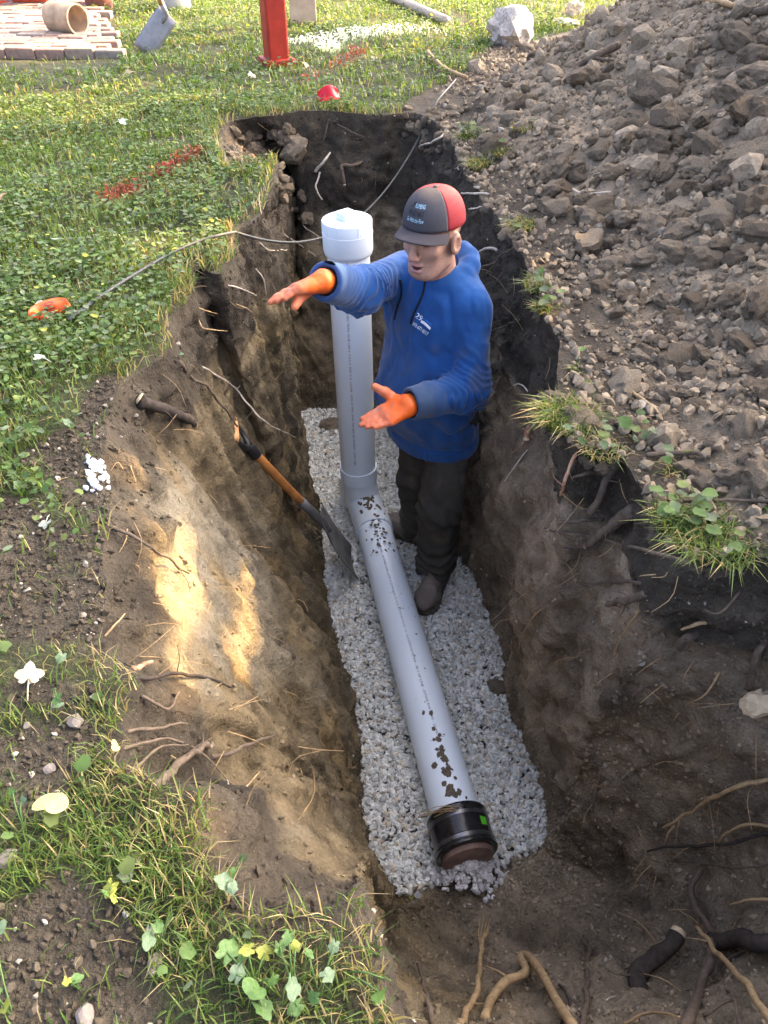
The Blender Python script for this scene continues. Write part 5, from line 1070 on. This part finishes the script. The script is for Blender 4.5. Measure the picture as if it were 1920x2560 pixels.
def fr3(a, b, c): return tip+AX*a+SW*b+SN*c
V = []; nu, nv = 8, 10
for i in range(nu+1):
    for j in range(nv+1):
        a = -.02+.35*j/nv; wv = (.098+.006*j/nv)*(1 if j < nv-1 else .8); b = -wv+2*wv*i/nu; V.append(fr3(a, b, .016*(abs(b)/wv)**2+.03*(j/nv)**3))
F = [(i*(nv+1)+j, (i+1)*(nv+1)+j, (i+1)*(nv+1)+j+1, i*(nv+1)+j+1) for i in range(nu) for j in range(nv)]
bl = solid('blade', V, F, M_BLADE, sh, True); m_ = bl.modifiers.new('thick', 'SOLIDIFY'); m_.thickness = .003
SB = .31; s0 = fr3(SB-.03, 0, .024); s1 = fr3(SB+.17, 0, .012)
tube('socket', np.stack([fr3(SB-.06, 0, .022), fr3(SB, 0, .024), fr3(SB+.08, 0, .018), s1]), [.014, .020, .0195, .019], M_BLADE, sh, 16); shaft_top = fr3(LEN-.13, 0, .0)
tube('shaft', spline([s1-AX*.01, fr3((LEN+SB)/2, 0, .006), shaft_top], 10), .0172, M_WOOD, sh, 16)
lathe('collar', [(0, .0185), (.0, .0215), (.055, .0205), (.06, .018)], shaft_top-AX*.02, shaft_top+AX, M_BLK, sh, 20)
GW = unit(at(572,1030,0)-at(570,1091,0)); GW = unit(SW*1.0); gt = fr3(LEN+.0, 0, 0)
for sg_ in (-1, 1): tube('yoke_arm', spline([shaft_top+AX*.03, shaft_top+AX*.065+SW*sg_*.032, gt+SW*sg_*.052], 10), np.linspace(.0135, .0095, 10), M_BLK, sh, 10)
tube('grip', np.stack([gt-SW*.058, gt-SW*.03, gt, gt+SW*.03, gt+SW*.058]), [.0145,.0165,.017,.0165,.0145], M_WOOD2, sh, 16)
b0 = at(356, 132, -.01); b1 = np.array([-1.50, 6.08, .20]); A2 = unit(b1-b0); s2 = unit(np.cross(A2, [.25, -.9, .3])); n2_ = np.cross(s2, A2)
sh2 = thing('shovel', 'grey long blade spade standing in the lawn by the brick patio', 'shovel', b0); V = []
for i in range(7):
    for j in range(9):
        wv = .075; b = -wv+2*wv*i/6; V.append(b0+A2*(.31*j/8)+s2*b+n2_*(-.004*(abs(b)/wv)**2))
F = [(i*9+j, (i+1)*9+j, (i+1)*9+j+1, i*9+j+1) for i in range(6) for j in range(8)]; bl = solid('blade', V, F, M_BLADE2, sh2, True); m_ = bl.modifiers.new('thick', 'SOLIDIFY'); m_.thickness = .004
t2 = b0+A2*.30; tube('socket', np.stack([b0+A2*.24, t2, t2+np.array([-.02,-.05,.10])]), [.010,.019,.019], M_BLADE2, sh2, 14); tube('shaft', spline([t2+np.array([-.015,-.04,.07]), t2+np.array([-.06,-.16,.4]), t2+np.array([-.12,-.3,.95])], 10), .018, M_WOOD2, sh2, 14)

# ---------------------------------------------------------------- back of the yard
M_REDP = m_plain('red_painted_wood', (.36,.028,.014), .5, .4, .2, 14, .25, .003); M_REDO = m_plain('orange_red_painted_wood', (.48,.06,.02), .5, .4, .2, 14, .25, .003)
pb0 = at(693, 158, 0); post = thing('red_post', 'square red painted wooden post standing in the lawn', 'post', pb0); bx_ = box('shaft', pb0+np.array([0,0,1.2]), (.138,.138,2.44), M_REDP, post, R(24), .014); box('base_skirt', pb0+np.array([0,0,.012]), (.20,.20,.045), M_REDP, post, R(24), .010)
MB = [m_plain('paver_'+n_, c, .9, .25, .25, 22, .5, .006) for n_, c in (('pink', (.27,.185,.145)), ('tan', (.28,.215,.165)), ('grey', (.235,.20,.17)), ('rose', (.25,.165,.13)))]
patio = bpy.data.objects.new('brick_patio', None); col.objects.link(patio); patio.location = (-3, 6.5, 0); tag(patio, kind='structure'); BM = []
for m_ in MB:
    q_ = box('brick', (0,0,0), (.196,.097,.075), m_, None, 0, .012); BM.append(q_.data); bpy.data.objects.remove(q_)
br_ = np.random.default_rng(6)
for r_ in range(28):
    yy = 5.84+.101*r_; xe = -1.78-.36*(yy-5.84)+br_.normal(0, .03); k_ = 0
    while k_ < 11:
        xx = xe-.1-.2*k_-(.1 if r_ % 2 else 0); k_ += 1
        if r_ == 0: xx = -1.86-.2*(k_-1)
        o = obj('brick', BM[br_.integers(0, 4)], None, (xx, yy, .020+br_.normal(0, .004)), (br_.normal(0, .015), br_.normal(0, .015), br_.normal(0, .02))); adopt(o, patio)
def planter(c, w0, w1, h, label):
    t = thing('planter', label, 'planter', c); nS = 4
    for sd in range(4):
        a_ = sd*math.pi/2; nx_ = np.array([math.cos(a_), math.sin(a_), 0]); tx_ = np.array([-math.sin(a_), math.cos(a_), 0])
        for k in range(nS):
            e0, e1 = -1+2*k/nS+.015, -1+2*(k+1)/nS-.015; V = []
            for th_ in (0, .022):
                for (ww, zz) in ((w0, .0), (w1, h)):
                    for e in (e0, e1): V.append(c+nx_*(ww-th_)+tx_*ww*e*.93+np.array([0,0,zz]))
            solid('board', V, [(0,1,3,2),(4,6,7,5),(0,4,5,1),(2,3,7,6),(0,2,6,4),(1,5,7,3)], M_REDO, t)
        p0 = c+(nx_+tx_)*w0*.985; p1 = c+(nx_+tx_)*w1*.985; tube('corner_post', np.stack([p0-np.array([0,0,.03]), p1]), .028, M_REDO, t, 4, True, False)
    return t
planter(np.array([-3.13, 8.08, .06]), .17, .26, .5, 'orange red wooden tub planter standing on the brick patio')
M_POT = m_plain('weathered_clay_pot', (.20,.085,.06), .85, .3, .3, 12, .3); M_BUCK = m_plain('dirty_white_plastic', (.55,.53,.48), .6, .4, .2, 10, .1); M_TANP = m_plain('tan_clay_tile', (.42,.31,.20), .85, .3, .3, 14, .4)
pc = at(252, 26, 0); pt = thing('flower_pot', 'weathered reddish flower pot on the ground beside the patio', 'flower pot', pc); lathe('pot_wall', [(0, 0), (0, .11), (.30, .15), (.30, .165), (.345, .168), (.345, .15), (.30, .14)], pc, pc+np.array([0,0,1]), M_POT, pt, 32)
pc = at(441, 20, 0); bk = thing('bucket', 'dirty white plastic bucket at the back of the lawn', 'bucket', pc); lathe('bucket_wall', [(0, 0), (0, .125), (.02, .128), (.32, .15), (.325, .158), (.345, .158), (.35, .15), (.345, .146), (.02, .12)], pc, pc+np.array([0,0,1]), M_BUCK, bk, 32)
tube('bail', [pc+np.array([math.cos(a_)*.155, math.sin(a_)*-.02-.10*math.sin(a_), .33-.10*math.sin(a_)]) for a_ in np.linspace(0, math.pi, 14)], .003, M_BAND, bk, 6)
tc = at(203, 83, .05); td = unit([-.85, .5, .0]); tl = thing('clay_tile', 'broken tan clay drain tile lying on the patio corner', 'drain tile', tc); lathe('tile_wall', [(0, .088), (.0, .10), (.26, .10), (.26, .088), (0, .088)], tc+np.array([0,0,.085]), tc+np.array([0,0,.085])+td, M_TANP, tl, 28)
bp = at(756, 66, 0); bd = thing('plank', 'weathered tan plank standing upright behind the red post', 'plank', bp); box('board', bp+np.array([.0,.16,.6]), (.21,.04,1.22), m_plain('weathered_tan_wood', (.40,.31,.21), .85, .3, .25, 9, .4, .004), bd, R(4), .004, np.array(Matrix.Rotation(R(4), 3, 'Z') @ Matrix.Rotation(R(-15), 3, 'X')))
lp = thing('pole', 'pale grey pole lying on the sunny grass at the back', 'pole', at(1117,50,.03)); tube('pole_body', spline([at(1119,52,.03), at(1060,27,.035), at(985,-6,.04), at(930,-30,.04)], 12), np.linspace(.032, .038, 12), M_RP, lp, 14)

# ---------------------------------------------------------------- marker flags
def crumple(name, c, ux_, uy_, w_, h_, mat, label, seed, arch=.03, nx_=18, ny2=9):
    t = thing(name, label, 'flag', c); ux_ = unit(ux_); uy_ = unit(uy_); un = np.cross(ux_, uy_); V = []
    def pt_(u, v): 
        q = np.array([[u*3+seed, v*3, seed]]); return c+ux_*w_*(u-.5)*(1-.1*v)+uy_*h_*(v-.5)*(1-.55*abs(2*u-1)**3)+un*(arch*math.sin(math.pi*u)+.010*float(vnoise(q, seed)[0])+.003*math.sin(u*9+v*4))
    for i in range(nx_+1):
        for j in range(ny2+1): V.append(pt_(i/nx_, j/ny2))
    F = [(i*(ny2+1)+j, (i+1)*(ny2+1)+j, (i+1)*(ny2+1)+j+1, i*(ny2+1)+j+1) for i in range(nx_) for j in range(ny2)]; o = solid('cloth', V, F, mat, t, True); m_ = o.modifiers.new('t', 'SOLIDIFY'); m_.thickness = .0012; return t, pt_, un, o
M_FO = m_plain('fluorescent_orange_vinyl', (.95,.13,.035), .45, .4, .06, 20, .1); M_FR = m_plain('red_vinyl', (.80,.012,.03), .45, .4, .1, 20, .1)
fc = at(122, 772, .05); t_, pf, un_, o_ = crumple('marker_flag', fc, [.85, .42, .12], [-.25, .35, .9], .12, .05, M_FO, 'orange marker flag with dark lettering lying in the grass', 3, -.018)
V, Fc = text_mesh('XT/O', .5); V[:, :2] -= V[:, :2].min(0); V[:, 0] /= V[:, 0].max(); V[:, 1] /= V[:, 1].max(); sgn = 1 if np.dot(un_, np.array([0,0,CAMH])-fc) > 0 else -1
under(solid('lettering', [pf(.42+.24*b_*-1+.24, .12+.78*a_)+un_*.0022*sgn for a_, b_ in V[:, :2]], Fc, M_INK2), o_)
tube('wire_stem', np.stack([fc+np.array([-.05,-.02,-.03]), fc+np.array([-.03,-.04,-.045])]), .0015, M_BAND, t_, 6)
fc = at(820, 238, .05); crumple('marker_flag', fc, [1, .15, .1], [-.1, .5, .85], .125, .075, M_FR, 'crumpled red marker flag lying at the far trench edge', 7, .03)

# ---------------------------------------------------------------- fallen leaves and weeds
def leaf_mesh(name, kind, mat, seed):
    r = np.random.default_rng(seed); n_ = 40; a = np.linspace(0, 2*np.pi, n_, endpoint=False)
    if kind == 'maple': rad = .55+.45*np.abs(np.cos(a*2.5))**1.6*(1-.25*np.abs(np.sin(a*7)))*(.75+.25*np.cos(a)); rad[np.abs(a-np.pi) < .3] *= .55
    elif kind == 'oval': rad = .62+.38*np.abs(np.cos(a))
    else: rad = .78+.16*np.cos(a*5)*.6+.22*np.cos(a)*(np.cos(a) > 0)+.05*np.sin(a*9)-.38*np.exp(-((np.abs(a-np.pi))/.35)**2)
    rings = [0, .45, 1.0]; V = [[0,0,0]]
    for q in rings[1:]:
        for i in range(n_): x = rad[i]*q*math.cos(a[i]); y = rad[i]*q*math.sin(a[i]); V.append([x, y, .16*q*q*math.cos(2*a[i]+seed)+.10*float(vnoise(np.array([[x*2+seed, y*2, 0]]), seed)[0])])
    F = [(0, 1+i, 1+(i+1) % n_) for i in range(n_)]+[(1+i, 1+n_+i, 1+n_+(i+1) % n_, 1+(i+1) % n_) for i in range(n_)]
    me = bpy.data.meshes.new(name); me.from_pydata(V, [], F); me.materials.append(mat)
    for p in me.polygons: p.use_smooth = True
    return me
def m_leafy(name, c, c2, tr=.3):
    k = NT(name); n = k.noise(4, 5, .6); w_ = k.n('TexWave', {'Scale': 3.0, 'Distortion': 2.0, 'Vector': k.coord()}).outputs[0]; b = k.mix(k.ramp(w_, [(.8, g3(0)), (1, g3(.3))]), k.ramp(n, [(.35, c), (.65, c2)]), tuple(min(1, x*1.35) for x in c2)); k.set(Base_Color=b, Roughness=.5, Normal=k.bump(n, .2, .02))
    t = k.n('BsdfTranslucent', {'Color': b}); mx = k.n('MixShader', {0: tr, 1: k.b.outputs[0], 2: t.outputs[0]}); k.t.links.new(mx.outputs[0], k.out.inputs[0]); return k.m
L_CREAM = m_leafy('cream_dead_leaf', (.42,.37,.25), (.55,.50,.38)); L_YEL = m_leafy('yellow_leaf', (.45,.44,.13), (.52,.53,.24)); L_PALE = m_leafy('pale_green_white_leaf', (.40,.45,.36), (.52,.56,.48)); L_TAN = m_leafy('tan_dead_leaf', (.36,.22,.13), (.50,.34,.22)); L_GRN = m_leafy('green_weed_leaf', (.07,.155,.035), (.115,.205,.055)); L_GRN2 = m_leafy('bluish_weed_leaf', (.10,.165,.085), (.145,.21,.125)); L_LIME = m_leafy('yellow_green_leaf', (.21,.26,.03), (.33,.33,.06))
def leaf(px, py, size, kind, mat, label, rz=0, tilt=.2, lift=.02, stem=True):
    size *= .8
    p, nn = hit(px, py); me = leaf_mesh('leaf', kind, mat, int(px) % 17); t = thing('fallen_leaf', label, 'leaf', p); q = Vector(nn*.6+np.array([0,0,.6])).to_track_quat('Z', 'Y')
    o = obj('blade', me, t, np.array([0,0,lift]), (q @ Matrix.Rotation(rz, 3, 'Z').to_quaternion() @ Matrix.Rotation(tilt, 3, 'X').to_quaternion()).to_euler(), size)
    if stem: d_ = o.rotation_euler.to_matrix() @ Vector((-1, 0, .0)); c = np.array(p)+np.array([0,0,lift]); d_ = np.array(d_); tube('stalk', spline([c, c+d_*size*1.0, c+d_*size*1.7+np.array([0,0,-.005])], 6), .0012, mat, t, 5)
leaf(85,1712,.034,'maple',L_CREAM,'cream lobed leaf with a long stalk on the left soil patch', .2, .25, .025); leaf(152,2052,.030,'oval',L_YEL,'pale yellow oval leaf lying on the lower left grass', 1.2, .3, .05, False); leaf(115,935,.026,'maple',L_PALE,'whitish lobed leaf on the lawn near the left soil', .4, .2, .05)
leaf(118,1316,.022,'maple',L_PALE,'small whitish lobed leaf on the dark soil at left', .0, .2, .01); leaf(112,797,.016,'oval',L_PALE,'small white leaf directly under the orange flag', .5, .3, .05, False); leaf(1510,447,.045,'maple',L_CREAM,'pale lobed leaf lying on the soil heap', .7, .3, .02); leaf(12,527,.05,'maple',L_TAN,'curled tan leaf at the left picture edge', .5, .6, .05)
leaf(148,632,.022,'oval',L_PALE,'slim whitish leaf on the lawn above the orange flag', -.6, .4, .05); leaf(322,205,.05,'maple',L_CREAM,'pale leaf on the sunny grass near the patio', .3, .5, .05); leaf(632,212,.04,'maple',L_CREAM,'pale leaf on the grass left of the red post base', 1.3, .5, .05); leaf(762,182,.05,'maple',L_YEL,'yellowish leaf on the grass right of the red post base', 2.0, .6, .05); leaf(568,200,.03,'oval',L_YEL,'upright yellow leaf in the grass near the red post', 1.5, 1.0, .06)
leaf(1028,2245,.012,'maple',L_LIME,'tiny yellow leaf at the lower edge of the gravel', .4, .2, .008); leaf(312,330,.035,'maple',L_PALE,'whitish leaf on the clover left of the side pit', .3, .5, .05); leaf(1150,430,.02,'oval',L_CREAM,'tiny pale leaf on the far right rim', .3, .2, .02); leaf(300,1890,.012,'oval',L_YEL,'small yellow leaf in the lower left grass edge', .3, .2, .03, False)
WM = {(k, m.name): leaf_mesh('leaf', k, m, i+3) for i, (k, m) in enumerate((('round', L_GRN), ('round', L_GRN2), ('round', L_LIME), ('oval', L_GRN)))}
WK = list(WM.values()); wr = np.random.default_rng(12)
def weed(px, py, lv, label):
    p, nn = hit(px, py); t = thing('weed_plant', label, 'weed', p, None)
    for (lx, ly, sz, k) in lv:
        q, n2 = hit(lx, ly); h_ = wr.uniform(.02, .05); c = q+np.array([0,0,h_])
        o = obj('leaf', WK[k], None, c, (wr.normal(0, .45)-.3, wr.normal(0, .45), wr.uniform(0, 6.28)), (sz*.72, sz*.6, sz*.72)); adopt(o, t); tube('stalk', spline([p-np.array([0,0,.005]), (p+c)/2+np.array([0,0,.012]), c], 7), .0011, L_GRN, t, 5)
weed(640,2470,[(575,2400,.026,0),(610,2425,.020,0),(632,2408,.015,2),(668,2400,.016,2),(600,2460,.018,1),(645,2500,.024,3),(660,2530,.022,0),(690,2470,.013,0)], 'leafy weed with the largest lobed leaves at the lower left')
weed(735,2480,[(740,2490,.022,1),(745,2530,.016,0),(705,2390,.014,0),(730,2375,.014,0),(745,2395,.012,2)], 'upright weed right of the large lobed weed'); weed(800,2500,[(790,2512,.015,0),(822,2470,.016,1),(840,2398,.013,1),(775,2410,.012,0)], 'small leaved weed by the trench corner at the bottom'); weed(395,2380,[(392,2372,.022,1),(412,2350,.013,0),(440,2330,.010,0)], 'bluish lobed weed beside the pale pinkish stone')
weed(285,2250,[(288,2235,.018,2),(296,2260,.013,2),(280,2262,.010,0)], 'yellowing weed sprig on the bare soil'); weed(200,2475,[(203,2465,.013,0),(192,2480,.010,2)], 'seedling with two leaves alone on the dark soil'); weed(140,1720,[(165,1790,.020,0),(150,1786,.016,1),(172,1680,.016,1)], 'creeping weed with round leaves in the left grass')
weed(575,2230,[(575,2240,.020,1),(590,2255,.014,1),(582,2205,.014,0),(612,2160,.013,1)], 'round leaved weed along the lower left trench edge'); weed(170,1065,[(180,1085,.018,1),(208,1076,.012,1),(165,1090,.010,0)], 'grey green weed on the dark soil above the white pebbles'); weed(60,1030,[(55,1025,.016,2),(48,1010,.013,2),(85,1005,.013,0),(60,1045,.013,0)], 'bright yellow green weed at the lawn edge'); weed(65,2090,[(65,2020,.012,1),(55,2015,.01,0)], 'small weed on the left soil patch'); weed(30,2540,[(25,2530,.016,2),(20,2510,.012,0),(8,2345,.018,1)], 'yellow green weed at the bottom left corner'); weed(850,2430,[(955,2505,.022,0),(960,2470,.012,0)], 'single broad leaf weed at the very edge of the trench'); weed(470,905,[(455,910,.014,1)], 'lone pale leaf hanging on the left rim')

# ---------------------------------------------------------------- straw on the coupling, dark lump behind the riser
stw = thing('straw_wisp', 'wisp of dry straw lying across the pipe next to the black coupling', 'straw', at(1115, 2022, -1.205))
for i in range(9):
    a = at(1060+wr.uniform(-20, 30), 2028+wr.uniform(-8, 10), -1.205); b = at(1170+wr.uniform(-25, 15), 2012+wr.uniform(-5, 16), -1.205); mid_ = (a+b)/2+np.array([0,0,.006+wr.uniform(0, .006)])
    tube('straw', spline([a+np.array([0,0,-.02]), mid_, b+np.array([0,0,-.02])], 8), .0011, M_RT, stw, 5)
ns_ = 260; gp = np.stack([wr.normal(0, .06, ns_), wr.normal(0, .03, ns_), np.zeros(ns_)], 1)+PEND+HD*.155; gp[:, 2] = ZF+.02+np.maximum(0, .07*np.exp(-((gp[:, :2]-(PEND+HD*.15)[:2])**2).sum(1)/.005))+wr.uniform(0, .012, ns_); tn = np.clip(wr.normal(.62, .12, ns_), .25, .8)[:, None]*np.array([[1, .97, .92]])
bank = scatter('gravel_bank', hull_variants(8, 13, 3), gp, wr.uniform(.009, .017, ns_), tn, M_GRAVEL, wr, gravel); bank['kind'] = 'stuff'
dk = obj('clod', LUMPS[4], tw, at(832,1065,ZF+.03), (.3,.2,.5), (.075,.06,.05))
hl_ = lathe('elbow_heel', [(0, 0), (0, .07), (.16, .07), (.165, .06), (.165, 0)], np.array([-.150, 2.80, ZF+.02]), np.array([-.150, 2.80, 0]), M_PVC2, pipe, 32)
